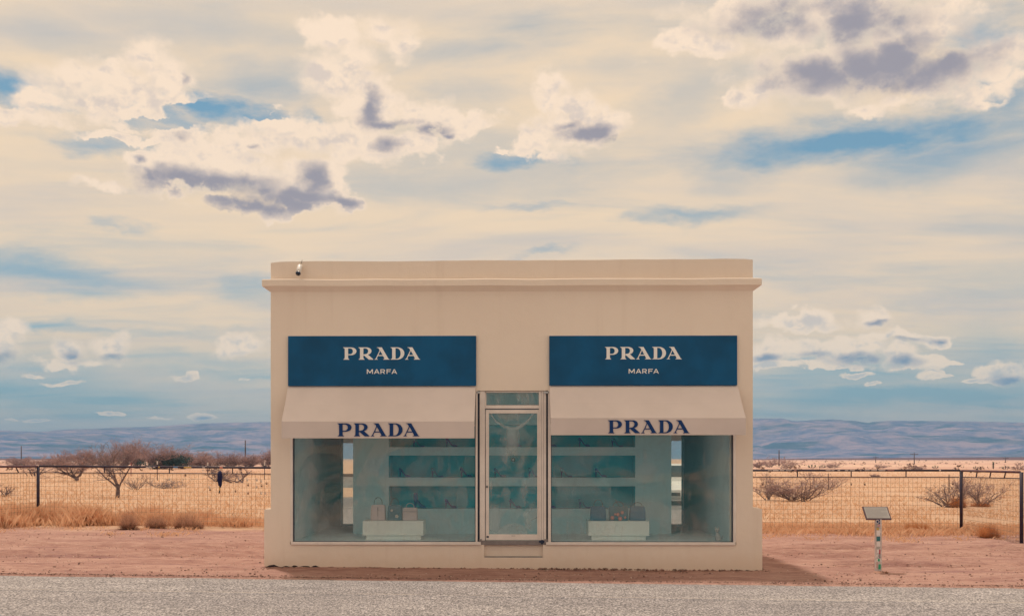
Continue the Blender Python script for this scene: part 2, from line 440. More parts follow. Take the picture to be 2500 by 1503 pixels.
def glass_mat(name, dust_refl=0.05, ior=1.5, tint=(0.96, 0.985, 0.975), seed=0.0, marks=None, hazef=0.13):
    m = bpy.data.materials.new(name); m.use_nodes = True
    T = NT(m.node_tree); nodes = m.node_tree.nodes; L = m.node_tree.links
    o = nodes['Material Output']; nodes.remove(nodes['Principled BSDF'])
    tr = nodes.new('ShaderNodeBsdfTransparent'); tr.inputs[0].default_value = tint + (1,)
    gl = nodes.new('ShaderNodeBsdfGlossy'); gl.inputs['Roughness'].default_value = 0.015; gl.inputs['Color'].default_value = (1, 1, 1, 1)
    fr = nodes.new('ShaderNodeFresnel'); fr.inputs['IOR'].default_value = ior
    mx = nodes.new('ShaderNodeMixShader'); L.new(fr.outputs[0], mx.inputs[0]); L.new(tr.outputs[0], mx.inputs[1]); L.new(gl.outputs[0], mx.inputs[2])
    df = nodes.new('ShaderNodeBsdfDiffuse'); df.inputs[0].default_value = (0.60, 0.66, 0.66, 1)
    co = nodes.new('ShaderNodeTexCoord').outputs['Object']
    a = T.noise(T.v('MULTIPLY', co, (5, 1, 0.7)), 1.6, 6, 0.62, dist=1.2)       # vertical dusty streaks, partly painted reflection
    bz = T.noise(T.v('ADD', co, (seed, 0, 0)), 0.75, 3, 0.5, dist=2.6)           # big warped reflections painted into the pane as folds
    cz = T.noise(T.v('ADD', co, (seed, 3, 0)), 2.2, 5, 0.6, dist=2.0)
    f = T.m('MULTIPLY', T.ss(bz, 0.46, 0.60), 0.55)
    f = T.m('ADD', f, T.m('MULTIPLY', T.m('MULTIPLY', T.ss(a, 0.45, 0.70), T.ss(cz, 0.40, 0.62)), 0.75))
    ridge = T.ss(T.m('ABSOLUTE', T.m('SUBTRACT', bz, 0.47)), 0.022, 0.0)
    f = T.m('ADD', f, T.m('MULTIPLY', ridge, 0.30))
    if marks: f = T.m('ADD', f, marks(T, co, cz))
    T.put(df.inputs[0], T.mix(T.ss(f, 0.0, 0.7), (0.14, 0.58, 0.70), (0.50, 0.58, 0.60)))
    f = T.m('MULTIPLY_ADD', f, dust_refl, hazef)  # constant teal haze painted over the pane to lighten the view inside
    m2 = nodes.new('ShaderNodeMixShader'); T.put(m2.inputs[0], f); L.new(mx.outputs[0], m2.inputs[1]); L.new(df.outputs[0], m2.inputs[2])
    L.new(m2.outputs[0], o.inputs[0])
    return m

M = {}
M['stucco'] = stucco()
M['sign'] = mat('navy_sign_panel', (0.002, 0.088, 0.22), 0.30, var=0.25, vscale=1.2, spec=0.22)
M['sign_letter'] = mat('cream_letter', (0.88, 0.86, 0.84), 0.5)
M['navy_letter'] = mat('navy_letter', (0.006, 0.04, 0.16), 0.6, spec=0.2)
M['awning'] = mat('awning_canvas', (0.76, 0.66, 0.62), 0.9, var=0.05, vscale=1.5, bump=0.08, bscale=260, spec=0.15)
M['valance'] = mat('shaded_awning_canvas', (0.68, 0.585, 0.55), 0.9, var=0.06, vscale=1.5, bump=0.08, bscale=260, spec=0.15)  # same canvas as the slope, darkened to stand in for shade
M['alu'] = mat('white_aluminium', (0.84, 0.755, 0.70), 0.35, var=0.08, vscale=4, metal=0.0, spec=0.5)
M['gasket'] = mat('dark_gasket', (0.006, 0.018, 0.06), 0.5)
M['sillmetal'] = mat('grey_threshold_metal', (0.25, 0.22, 0.22), 0.5, var=0.2, vscale=8)
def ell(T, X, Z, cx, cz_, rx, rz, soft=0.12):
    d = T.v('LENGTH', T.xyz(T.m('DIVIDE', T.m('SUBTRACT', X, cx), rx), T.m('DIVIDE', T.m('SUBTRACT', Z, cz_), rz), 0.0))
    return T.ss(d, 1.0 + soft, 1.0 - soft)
def window_reflections(T, co, n):          # curved reflections painted onto the lower part of the panes
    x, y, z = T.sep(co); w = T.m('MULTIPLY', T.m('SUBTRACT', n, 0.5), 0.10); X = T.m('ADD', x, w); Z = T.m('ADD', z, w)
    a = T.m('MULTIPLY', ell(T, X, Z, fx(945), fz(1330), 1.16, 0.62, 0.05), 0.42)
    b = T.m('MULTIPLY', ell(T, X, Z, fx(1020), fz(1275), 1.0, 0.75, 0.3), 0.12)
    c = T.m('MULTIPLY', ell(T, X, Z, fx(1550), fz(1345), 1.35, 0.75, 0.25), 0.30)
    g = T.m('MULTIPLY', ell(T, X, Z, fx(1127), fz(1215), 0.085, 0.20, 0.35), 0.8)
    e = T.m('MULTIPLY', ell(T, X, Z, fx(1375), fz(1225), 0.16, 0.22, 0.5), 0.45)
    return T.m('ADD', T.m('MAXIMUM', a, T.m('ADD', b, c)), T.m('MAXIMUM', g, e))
def door_reflections(T, co, n):            # warped reflections painted on the door pane, a swag from the top corners
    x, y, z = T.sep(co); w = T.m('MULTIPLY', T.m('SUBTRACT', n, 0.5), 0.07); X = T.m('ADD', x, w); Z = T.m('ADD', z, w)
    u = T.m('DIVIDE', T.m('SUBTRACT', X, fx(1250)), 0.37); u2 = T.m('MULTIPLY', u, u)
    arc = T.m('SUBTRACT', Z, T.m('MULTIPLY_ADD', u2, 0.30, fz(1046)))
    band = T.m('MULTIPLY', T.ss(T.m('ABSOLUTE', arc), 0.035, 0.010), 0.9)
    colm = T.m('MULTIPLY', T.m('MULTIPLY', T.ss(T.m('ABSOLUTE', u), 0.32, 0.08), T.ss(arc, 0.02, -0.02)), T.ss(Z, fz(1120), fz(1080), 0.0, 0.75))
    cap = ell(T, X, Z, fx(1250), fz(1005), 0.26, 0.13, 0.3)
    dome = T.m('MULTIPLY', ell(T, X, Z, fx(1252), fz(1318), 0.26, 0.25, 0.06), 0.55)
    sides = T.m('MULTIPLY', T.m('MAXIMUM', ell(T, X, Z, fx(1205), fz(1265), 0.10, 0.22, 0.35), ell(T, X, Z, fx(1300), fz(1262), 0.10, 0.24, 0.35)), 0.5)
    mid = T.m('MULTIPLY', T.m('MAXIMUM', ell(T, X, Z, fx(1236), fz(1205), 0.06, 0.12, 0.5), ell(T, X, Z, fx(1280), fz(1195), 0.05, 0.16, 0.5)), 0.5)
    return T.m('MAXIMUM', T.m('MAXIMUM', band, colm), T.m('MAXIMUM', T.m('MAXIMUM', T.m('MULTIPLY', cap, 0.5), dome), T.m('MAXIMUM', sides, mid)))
M['glass'] = glass_mat('window_glass', 0.12, 1.46, seed=4.3, marks=window_reflections)
M['doorglass'] = glass_mat('door_glass', 0.30, 1.45, seed=1.7, marks=door_reflections)
M['transomglass'] = glass_mat('transom_glass', 0.30, 1.5, seed=8.0)
M['inwall'] = mat('pale_interior_paint', (0.80, 0.87, 0.90), 0.8, var=0.10, vscale=1.3)
M['infloor'] = mat('pale_interior_floor', (0.72, 0.86, 0.92), 0.5, var=0.1, vscale=2.0)
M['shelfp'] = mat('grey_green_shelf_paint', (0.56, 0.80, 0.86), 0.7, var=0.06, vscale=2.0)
M['niche'] = mat('shaded_niche_teal', (0.004, 0.46, 0.58), 0.75, var=0.18, vscale=2.0)  # shade of the recess is put into this darker teal
M['plinth'] = mat('pale_green_plinth', (0.84, 0.88, 0.84), 0.55, var=0.03, vscale=2.0)
M['mirror'] = mat('mirror_silver', (0.93, 0.92, 0.90), 0.0, metal=1.0)
M['mframe'] = mat('dark_mirror_frame', (0.03, 0.085, 0.11), 0.5)
M['roof'] = mat('roof_membrane', (0.35, 0.32, 0.3), 0.9, var=0.1)
M['found'] = mat('crumbled_foundation', (0.055, 0.05, 0.07), 0.95, var=0.5, vscale=14, bump=0.6, bscale=50)
M['dark'] = mat('dark_navy_steel', (0.014, 0.012, 0.042), 0.55, var=0.4, vscale=9, c2=(0.03, 0.010, 0.02))
M['rust'] = mat('rusty_pipe', (0.05, 0.022, 0.05), 0.6, var=0.5, vscale=7, c2=(0.16, 0.06, 0.05))
M['wire'] = mat('galvanised_wire', (0.25, 0.155, 0.11), 0.5, metal=0.2)
M['lock'] = mat('brass_padlock', (0.20, 0.13, 0.10), 0.4, metal=0.6)
M['locks'] = mat('steel_padlock', (0.6, 0.56, 0.52), 0.3, metal=0.7)
M['cloth'] = mat('navy_cloth', (0.006, 0.010, 0.07), 0.9, var=0.4, vscale=30, bump=0.3, bscale=120)
M['white'] = mat('white_plastic', (0.72, 0.68, 0.64), 0.4)
M['lens'] = mat('dark_lens', (0.004, 0.02, 0.06), 0.1)
M['black'] = mat('near_black', (0.01, 0.012, 0.02), 0.4)
M['wood'] = mat('weathered_pole', (0.10, 0.085, 0.10), 0.9, var=0.3, vscale=2)
M['twig'] = mat('mesquite_bark', (0.165, 0.122, 0.130), 0.9, island=0.35)
M['twigred'] = mat('reddish_twigs', (0.36, 0.245, 0.24), 0.9, island=0.35)
M['twiggrey'] = mat('grey_twigs', (0.22, 0.175, 0.185), 0.9, island=0.35)
def blade(name, c, tr, isl):
    m = bpy.data.materials.new(name); m.use_nodes = True; T = NT(m.node_tree); nd = m.node_tree.nodes; L = m.node_tree.links
    nd.remove(nd['Principled BSDF'])
    f = T.m('MULTIPLY_ADD', nd.new('ShaderNodeNewGeometry').outputs['Random Per Island'], 2 * isl, 1 - isl)
    cc = T.v('SCALE', c, scale=f)
    d_, t_ = nd.new('ShaderNodeBsdfDiffuse'), nd.new('ShaderNodeBsdfTranslucent'); T.put(d_.inputs[0], cc); T.put(t_.inputs[0], cc)
    mx = nd.new('ShaderNodeMixShader'); mx.inputs[0].default_value = tr; L.new(d_.outputs[0], mx.inputs[1]); L.new(t_.outputs[0], mx.inputs[2]); L.new(mx.outputs[0], nd['Material Output'].inputs[0])
    return m
M['straw'] = blade('dry_straw', (0.76, 0.49, 0.31), 0.45, 0.08)
M['strawtall'] = blade('feathery_straw', (0.82, 0.53, 0.34), 0.5, 0.09)
M['tumble'] = blade('rust_tumbleweed', (0.62, 0.29, 0.13), 0.4, 0.3)
M['tumbledark'] = blade('brown_dead_weed', (0.50, 0.29, 0.20), 0.4, 0.45)
M['leaf'] = mat('juniper_leaf', (0.022, 0.06, 0.062), 0.8, island=0.5)
M['yucca'] = mat('yucca_leaf', (0.08, 0.15, 0.085), 0.7, island=0.4)
M['stone'] = mat('pebble_stone', (0.27, 0.16, 0.125), 0.9, island=0.55)
M['plaqueframe'] = mat('brown_plaque_frame', (0.085, 0.045, 0.06), 0.5)
M['plaque'] = mat('pale_plaque_panel', (0.36, 0.33, 0.31), 0.4, var=0.05, vscale=6)
M['print'] = mat('grey_print', (0.24, 0.22, 0.22), 0.6)
M['rail'] = mat('steel_rail', (0.12, 0.07, 0.05), 0.5, metal=0.4)
M['carwhite'] = mat('white_car_paint', (0.78, 0.76, 0.72), 0.25, coat=0.5)
M['carglass'] = mat('dark_car_glass', (0.02, 0.03, 0.04), 0.05)
M['tyre'] = mat('black_rubber', (0.02, 0.02, 0.022), 0.9)
M['rim'] = mat('alloy_rim', (0.5, 0.5, 0.5), 0.3, metal=0.9)
M['lamp'] = mat('headlight_cover', (0.7, 0.72, 0.75), 0.08)

# ------------------------------------------------------------------ terrain
ROAD_SL = -0.05
def road_v(X, Y):               # metres from the road's edge towards the camera
    return (-1.42 + ROAD_SL * X) - Y
def sstep(a, b, x):
    t = np.clip((x - a) / (b - a), 0, 1); return t * t * (3 - 2 * t)
def gz(X, Y):
    X = np.asarray(X, float); Y = np.asarray(Y, float)
    Xc = np.clip(X, -16, 16)
    s = sstep(0.5, 7.0, Y) * (1 - sstep(40, 140, Y))
    return -0.0045 * Xc * (1 - sstep(60, 200, np.abs(X))) + s * (np.clip(-Xc, 0, 16) * 0.0085 + 0.02)
def fbm(x, y, sc, oct=4, seed=0.0):
    out = np.empty(x.shape); fl = out.ravel()
    xs, ys = x.ravel(), y.ravel()
    for i in range(fl.size):
        fl[i] = mnoise.fractal((xs[i] * sc + seed, ys[i] * sc + seed * 0.37, seed * 1.7), 1.0, 2.0, oct)
    return out

def axis(lo, hi, step, far, ratio=1.35):
    a = list(np.arange(lo, hi + 1e-6, step)); s = step; p = hi
    while p < far: s *= ratio; p += s; a.append(p)
    s = step; p = lo
    while p > -far: s *= ratio; p -= s; a.insert(0, p)
    return np.array(a)
def grid_faces(nx, ny):
    i, j = np.meshgrid(np.arange(nx - 1), np.arange(ny - 1), indexing='ij'); a = (i * ny + j).ravel()
    return np.stack([a, a + ny, a + ny + 1, a + 1], 1)

gxs = axis(-13.0, 13.0, 0.10, 9000); gys = axis(-2.6, 9.0, 0.075, 9000)
GX, GY = np.meshgrid(gxs, gys, indexing='ij')
GZ = gz(GX, GY)
near = (np.abs(GX) < 13.5) & (GY > -2.7) & (GY < 9.2)
bumpz = np.zeros_like(GX)
bx, by = GX[near], GY[near]
n_a = fbm(bx * 0.55, by * 1.7, 0.8, 4, 3.1); n_b = fbm(bx, by, 5.0, 3, 9.7)
bumpz[near] = n_a * 0.030 + n_b * 0.010
for (x0, y0, sl, dep, wd) in ((4.6, 2.1, 0.10, 0.05, 0.16), (4.3, 1.1, -0.13, 0.055, 0.18), (4.6, 3.6, 0.02, 0.04, 0.2), (-12, 1.2, 0.08, 0.04, 0.2), (-12, 2.9, 0.03, 0.035, 0.22), (6.5, 0.4, -0.05, 0.05, 0.15)):
    line = y0 + sl * (GX - x0) + 0.12 * np.sin(GX * 1.3 + x0)
    u = (GY - line) / wd
    on = sstep(x0 - 0.2, x0 + 1.5, GX)
    bumpz += on * dep * 1.5 * (-np.exp(-u * u) + 0.7 * np.exp(-((u - 1.7) ** 2)))
edge = np.clip((-road_v(GX, GY)) / 0.35, 0, 1)
fade = np.clip((13.3 - np.abs(GX)) / 2.0, 0, 1) * np.clip((9.0 - GY) / 1.5, 0, 1) * edge
GZ = GZ + bumpz * fade
GZ = np.where(road_v(GX, GY) > 0.1, gz(GX, GY) - 0.03, GZ)
# far plain sinks a hair so that hills stand on it
gv = np.stack([GX.ravel(), GY.ravel(), GZ.ravel()], 1)

def ground_mat():
    m = bpy.data.materials.new('dirt_and_dry_grass'); m.use_nodes = True
    T = NT(m.node_tree); b = m.node_tree.nodes['Principled BSDF']; b.inputs['Roughness'].default_value = 0.97
    b.inputs['Specular IOR Level'].default_value = 0.15
    co = m.node_tree.nodes.new('ShaderNodeTexCoord').outputs['Object']
    x, y, z = T.sep(co)
    nA = T.noise(T.v('MULTIPLY', co, (0.5, 1.6, 1)), 0.9, 6, 0.62); nB = T.noise(T.v('MULTIPLY', co, (0.6, 1.6, 1)), 6, 6, 0.65); nC = T.noise(co, 38, 5, 0.7)
    dirt = T.mix(T.ss(nA, 0.32, 0.66), (0.380, 0.204, 0.168), (0.522, 0.308, 0.250))
    dirt = T.mix(T.m('MULTIPLY', T.ss(nB, 0.48, 0.75), 0.55), dirt, (0.636, 0.413, 0.337))
    dirt = T.mix(T.m('MULTIPLY', T.ss(nB, 0.48, 0.28), 0.75), dirt, (0.289, 0.142, 0.126))
    dirt = T.mix(T.m('MULTIPLY', T.ss(nC, 0.60, 0.74), 0.6), dirt, (0.725, 0.554, 0.491))
    dirt = T.mix(T.m('MULTIPLY', T.ss(nC, 0.42, 0.30), 0.8), dirt, (0.215, 0.111, 0.110))
    nD = T.noise(T.v('MULTIPLY', co, (0.22, 2.2, 1)), 1.0, 6, 0.65, dist=0.4); nE = T.noise(T.v('MULTIPLY', co, (0.8, 2.4, 1)), 3.0, 6, 0.7)
    dirt = T.mix(T.m('MULTIPLY', T.ss(nD, 0.53, 0.66), T.ss(nE, 0.36, 0.60, 0.15, 0.75)), dirt, (0.284, 0.149, 0.146))
    dirt = T.mix(T.m('MULTIPLY', T.ss(nE, 0.40, 0.28), 0.5), dirt, (0.663, 0.451, 0.363))
    peb = T.voro(co, 22.0, 'Distance'); pc = T.voro(co, 22.0, 'Color')
    px_, _, _ = T.sep(pc)
    dirt = T.mix(T.m('MULTIPLY', T.ss(peb, 0.22, 0.12), T.ss(px_, 0.70, 0.74)), dirt, (0.449, 0.330, 0.281))
    # dry grass plain with long drifts of colour
    gA = T.noise(T.v('MULTIPLY', co, (0.08, 0.35, 1)), 0.6, 6, 0.6); gB = T.noise(T.v('MULTIPLY', co, (0.6, 1.6, 1)), 1.3, 6, 0.68)
    gC = T.noise(T.v('MULTIPLY', co, (0.004, 0.012, 1)), 1.0, 5, 0.6)
    gr = T.mix(T.ss(gA, 0.35, 0.65), (0.589, 0.376, 0.255), (0.659, 0.431, 0.285))
    gr = T.mix(T.m('MULTIPLY', T.ss(gB, 0.45, 0.25), 0.5), gr, (0.471, 0.259, 0.185))
    far = T.mix(T.ss(gC, 0.40, 0.62), (0.565, 0.339, 0.270), (0.683, 0.469, 0.339))
    gr = T.mix(T.ss(y, 50, 160), gr, far)
    edge = T.m('ADD', y, T.m('MULTIPLY', T.m('SUBTRACT', nA, 0.5), 2.6))
    edge = T.m('ADD', edge, T.m('MULTIPLY', T.m('SUBTRACT', nB, 0.5), 1.2))
    lim = T.ss(x, -9.0, -2.0, 6.4, 7.5)
    f = T.ss(T.m('SUBTRACT', edge, lim), -0.5, 0.7)
    back = T.ss(y, -23.6, -25.0)
    T.put(b.inputs['Base Color'], T.mix(T.m('MAXIMUM', f, back), dirt, gr))
    bn = m.node_tree.nodes.new('ShaderNodeBump'); bn.inputs['Strength'].default_value = 0.8; bn.inputs['Distance'].default_value = 0.04
    T.put(bn.inputs['Height'], T.m('ADD', nC, T.m('MULTIPLY', nB, 2.2))); m.node_tree.links.new(bn.outputs[0], b.inputs['Normal'])
    return m
gnd = np_mesh('ground', gv, grid_faces(len(gxs), len(gys)), ground_mat(), smooth=True)
tag(gnd, kind='structure')

def asphalt(name, c1, c2, spk, dirt=0.25):
    m = bpy.data.materials.new(name); m.use_nodes = True
    T = NT(m.node_tree); b = m.node_tree.nodes['Principled BSDF']; b.inputs['Roughness'].default_value = 0.85
    b.inputs['Specular IOR Level'].default_value = 0.25
    co = m.node_tree.nodes.new('ShaderNodeTexCoord').outputs['Object']
    x, y, z = T.sep(co)
    n1 = T.noise(T.v('MULTIPLY', co, (0.25, 1.0, 1)), 0.8, 5, 0.6)
    vd = T.voro(co, 62.0, 'Color'); r, g, bl = T.sep(vd)
    n2 = T.noise(co, 26, 4, 0.7); n4 = T.noise(T.v('MULTIPLY', co, (1, 0.45, 1)), 46, 3, 0.8); n5 = T.noise(T.v('MULTIPLY', co, (0.5, 1.2, 1)), 2.2, 6, 0.7)
    c = T.mix(T.ss(n1, 0.3, 0.7), c1, c2)
    c = T.v('SCALE', c, scale=T.m('MULTIPLY_ADD', r, spk, 1 - spk * 0.5))
    c = T.mix(T.m('MULTIPLY', T.ss(g, 0.86, 0.90), 0.75), c, (0.07, 0.07, 0.095))
    c = T.mix(T.m('MULTIPLY', T.ss(n2, 0.42, 0.28), 0.55), c, (0.10, 0.095, 0.115))
    c = T.v('SCALE', c, scale=T.m('MULTIPLY', T.ss(n4, 0.32, 0.68, 0.42, 1.55), T.ss(n5, 0.3, 0.7, 0.86, 1.12)))
    v = T.m('SUBTRACT', T.m('MULTIPLY_ADD', x, ROAD_SL, -1.42), y)      # metres from the edge
    wob = T.m('MULTIPLY', T.m('SUBTRACT', T.noise(co, 1.2, 4, 0.6), 0.5), 0.12)
    seam = T.m('ABSOLUTE', T.m('ADD', T.m('SUBTRACT', v, 1.62), T.m('MULTIPLY', wob, 0.25)))
    sn = T.ss(T.noise(T.v('MULTIPLY', co, (1, 1, 1)), 0.9, 4, 0.6), 0.35, 0.6)
    c = T.mix(T.m('MULTIPLY', T.ss(seam, 0.03, 0.012), T.m('MULTIPLY', sn, 0.7)), c, (0.46, 0.39, 0.33))
    s2 = T.m('ABSOLUTE', T.m('ADD', T.m('SUBTRACT', v, 1.76), wob))
    c = T.mix(T.m('MULTIPLY', T.ss(s2, 0.09, 0.02), T.m('MULTIPLY', T.ss(n2, 0.40, 0.62), 0.5)), c, (0.08, 0.085, 0.11))
    c = T.mix(T.m('MULTIPLY', T.ss(v, 1.7, 2.2), 0.10), c, (0.12, 0.11, 0.125))
    c = T.mix(T.m('MULTIPLY', T.ss(T.m('ADD', v, T.m('MULTIPLY', wob, 2.0)), 0.22, 0.02), dirt * 2), c, (0.48, 0.31, 0.24))
    T.put(b.inputs['Base Color'], c)
    bn = m.node_tree.nodes.new('ShaderNodeBump'); bn.inputs['Strength'].default_value = 0.9; bn.inputs['Distance'].default_value = 0.012
    T.put(bn.inputs['Height'], T.m('ADD', T.m('MULTIPLY', T.voro(co, 62.0), -1.0), T.m('MULTIPLY', n2, 0.8))); m.node_tree.links.new(bn.outputs[0], b.inputs['Normal'])
    return m
def road_sheet(name, v0, v1, lift, m, nv=10, thick=True, xr=3000):
    xs = axis(-20, 20, 0.5, xr, 1.5); vs = np.linspace(v0, v1, nv)
    A, B = np.meshgrid(xs, vs, indexing='ij')
    Y = -1.42 + ROAD_SL * A - B
    rag = np.array([[0.075 * mnoise.noise((x * 1.3, 3.3, 0)) + 0.045 * mnoise.noise((x * 4.1, 2.3, 0)) + 0.02 * mnoise.noise((x * 7.1, 1.3, 0)) for _ in vs] for x in xs])
    if thick: Y[:, 0] += rag[:, 0]
    Z = gz(A, Y) + lift
    if thick: Z[:, 0] -= 0.03
    return tag(np_mesh(name, np.stack([A.ravel(), Y.ravel(), Z.ravel()], 1), grid_faces(len(xs), nv)[:, ::-1], m, smooth=True), kind='structure')
M['chip'] = asphalt('chip_seal_asphalt', (0.333, 0.298, 0.294), (0.398, 0.357, 0.344), 0.95)
M['road'] = asphalt('road_asphalt', (0.20, 0.18, 0.175), (0.24, 0.22, 0.21), 0.4, 0.0)
road_sheet('road_shoulder', 0.0, 12.4, 0.012, M['chip'], 22)
road_sheet('road', 12.4, 22.5, 0.016, M['road'], 12, thick=False)
M['paint'] = mat('white_road_paint', (0.62, 0.58, 0.54), 0.7, var=0.2, vscale=20)
tag(road_sheet('road_edge_line', 13.4, 13.55, 0.021, M['paint'], 2, thick=False), kind='structure')
tag(road_sheet('far_road_edge_line', 21.0, 21.15, 0.021, M['paint'], 2, thick=False), kind='structure')

# railway bank on the far side of the road (seen in the shop's mirrors)
M['ballast'] = mat('grey_ballast', (0.20, 0.175, 0.165), 0.95, var=0.5, vscale=6, bump=0.8, bscale=14)
b_ = MB()
prof = [(-51, -0.05), (-49, 0.50), (-43.5, 0.50), (-39, -0.05)]
b_.loft([[(x, y + ROAD_SL * x * 0, z) for (y, z) in prof] for x in (-2500, 2500)], cap=True)
tag(b_.build('railway_embankment', M['ballast']), kind='structure')
for yy in (-45.4, -46.85):
    o = MB().box(-2500, 2500, yy - 0.035, yy + 0.035, 0.50, 0.68).build('railway_rail', M['rail'])
    tag(o, 'rusty steel railway rail on the ballast bank, ' + ('nearer the road' if yy > -46 else 'farther from the road'), 'rail')

# hills ----------------------------------------------------------------
prof_px = [(-1600, 1075), (-900, 1062), (-400, 1050), (0, 1047), (90, 1048), (180, 1043), (280, 1038), (450, 1031), (660, 1026), (900, 1030), (1200, 1040), (1500, 1034), (1750, 1020), (1845, 1016), (1890, 1016), (1915, 1019), (1945, 1026),
           (1975, 1021), (2035, 1018), (2080, 1021), (2120, 1028), (2180, 1024), (2300, 1025), (2420, 1027), (2500, 1029), (2900, 1040), (3400, 1058), (4200, 1080)]
pa = np.array([azel(p[0], HOR)[0] for p in prof_px]); pt = np.array([(HOR - p[1]) / F * math.cos(azel(p[0], HOR)[0]) for p in prof_px])
na, nr = 520, 90
az_ = np.linspace(-1.05, 1.05, na); tt = np.linspace(0, 1, nr)
Az, Tt = np.meshgrid(az_, tt, indexing='ij')
RR = 2300 + 1900 * Tt
HXp, HYp = RR * np.sin(Az), RR * np.cos(Az)
ridge = np.interp(Az, pa, pt)
n1 = fbm(HXp, HYp, 1 / 420.0, 5, 4.4); n2 = fbm(HXp, HYp, 1 / 130.0, 4, 8.8); n3 = fbm(HXp, HYp * 0.25, 1 / 260.0, 3, 2.2)
tw = np.clip(Tt + 0.09 * n1 + 0.04 * n3, 0, 1.2)
bench = np.interp(tw, [0, 0.14, 0.30, 0.42, 0.50, 0.62, 0.70, 0.82, 0.90, 1.0, 1.3], [0, 0.05, 0.16, 0.36, 0.42, 0.66, 0.72, 0.90, 0.95, 1.0, 1.0])
crest = ridge * 4000.0 + EYE
HZ = crest * bench + (n2 * 9.0 + n1 * 9.0) * np.sin(np.clip(Tt, 0, 1) * math.pi) * (crest / 130.0)
ang = HZ / np.maximum(RR, 1)
cap = ridge * (0.985 + 0.006 * n2)
HZ = np.minimum(ang, np.maximum(cap, 0)) * RR
HZ = np.where(Tt <= 0.001, -2.0, HZ)
def hill_mat():
    m = bpy.data.materials.new('distant_hill'); m.use_nodes = True
    T = NT(m.node_tree); b = m.node_tree.nodes['Principled BSDF']; b.inputs['Roughness'].default_value = 1.0; b.inputs['Specular IOR Level'].default_value = 0.0
    co = m.node_tree.nodes.new('ShaderNodeTexCoord').outputs['Object']
    n1 = T.noise(T.v('MULTIPLY', co, (0.0030, 0.006, 0.055)), 1.0, 6, 0.6); n2 = T.noise(T.v('MULTIPLY', co, (0.012, 0.012, 0.03)), 1.0, 6, 0.68)
    n3 = T.noise(T.v('MULTIPLY', co, (0.0016, 0.002, 0.03)), 1.0, 4, 0.55)
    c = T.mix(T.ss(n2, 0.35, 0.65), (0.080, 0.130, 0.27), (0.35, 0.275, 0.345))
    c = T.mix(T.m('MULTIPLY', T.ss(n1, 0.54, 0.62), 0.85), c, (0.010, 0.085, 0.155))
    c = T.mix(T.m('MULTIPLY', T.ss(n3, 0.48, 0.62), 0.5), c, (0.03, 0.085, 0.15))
    T.put(b.inputs['Base Color'], c)
    return m
hv = np.stack([HXp.ravel(), HYp.ravel(), HZ.ravel()], 1)
hills = np_mesh('hills', hv, grid_faces(na, nr), hill_mat(), smooth=True)
tag(hills, kind='structure')
# low dark rise of scrub before the hills, on the right
rx = np.linspace(-1.0, 1.0, 200); rr_ = np.linspace(0, 1, 8)
A2, T2 = np.meshgrid(rx, rr_, indexing='ij')
R2 = 1300 + 700 * T2
hgt = np.interp(A2, [-1, -0.3, 0.2, 0.33, 0.5, 1.0], [3.0, 2.0, 0.5, 2.6, 4.6, 6.0])
Z2 = np.sin(np.pi * np.clip(T2, 0, 1)) * hgt - 0.2
rise = np_mesh('scrub_rise', np.stack([(R2*np.sin(A2)).ravel(), (R2*np.cos(A2)).ravel(), Z2.ravel()], 1), grid_faces(200, 8), mat('scrub_slope', (0.17, 0.09, 0.085), 1.0, var=0.3, vscale=0.02, spec=0.0), smooth=True)
tag(rise, kind='structure')

# ------------------------------------------------------------------ the shop
shop = thing('shop_building', 'flat roofed beige stucco boutique with two display windows standing alone by the road', 'shop')
XL, XR = fx(661), fx(1838)
DEPTH = 4.9
zc0, zc1, zc2, ztop = fz(711), fz(701), fz(683), fz(635.5)
z_sill = fz(1329); z_lint = fz(953)
def jit(x, a, s): return a * mnoise.noise((x * s, 5.1, 2.2)) + a * 0.5 * mnoise.noise((x * s * 3.3, 1.1, 7.2))
b_ = MB()
# upper band over the openings
b_.box(XL, XR, 0.0, 0.22, z_lint, zc0 + 0.002)
b_.box(XL, fx(708), 0.0, 0.22, z_sill, z_lint); b_.box(fx(1797.5), XR, 0.0, 0.22, z_sill, z_lint)
b_.box(XL, XR, 0.0605, 0.22, -0.05, z_sill)
# lower band: step notch at the door, ragged foot that has crumbled on the left
foot = []
for pxx in np.arange(645, 1861.1, 6):
    x = fx(float(np.clip(pxx, 645, 1861)))
    w = float(np.interp(pxx, [640, 665, 700, 760, 800, 880, 960, 1840], [0.05, 0.05, 0.045, 0.05, 0.035, 0.016, 0.0, 0.0]))
    rag = abs(mnoise.noise((x * 7.0, 0.3, 0.9))) * 1.3 + 0.55 * abs(mnoise.noise((x * 17.0, 2.3, 0.1)))
    foot.append((x, float(gz(x, 0)) - 0.02 + w * (0.45 + rag)))
xn0, xn1, zn = fx(1182), fx(1325.5), fz(1360)
foot.append((fx(1861), foot[-1][1]))
zwl, zwr = fz(1243), fz(1240.5)
poly = foot + [(fx(1861), zwr - 0.014), (fx(1861) - 0.012, zwr - 0.002), (XR, zwr + 0.002), (XR, z_sill), (xn1, z_sill), (xn1, zn), (xn0, zn), (xn0, z_sill), (XL, z_sill), (XL, zwl + 0.002), (fx(645) + 0.012, zwl - 0.002), (fx(645), zwl - 0.014)]
b_.prism(poly, 0.0, 0.06)
b_.build('facade_wall', M['stucco'], shop)
MB().box(fx(645) + 0.01, fx(1861) - 0.01, 0.035, 0.0598, -0.12, 0.16).build('foundation', M['found'], shop)
b_ = MB(); b_.box(XL, XL + 0.30, 0.22, DEPTH, -0.05, zc0 + 0.002); b_.build('side_wall', M['stucco'], shop)
b_ = MB(); b_.box(XR - 0.30, XR, 0.22, DEPTH, -0.05, zc0 + 0.002); b_.build('side_wall', M['stucco'], shop)
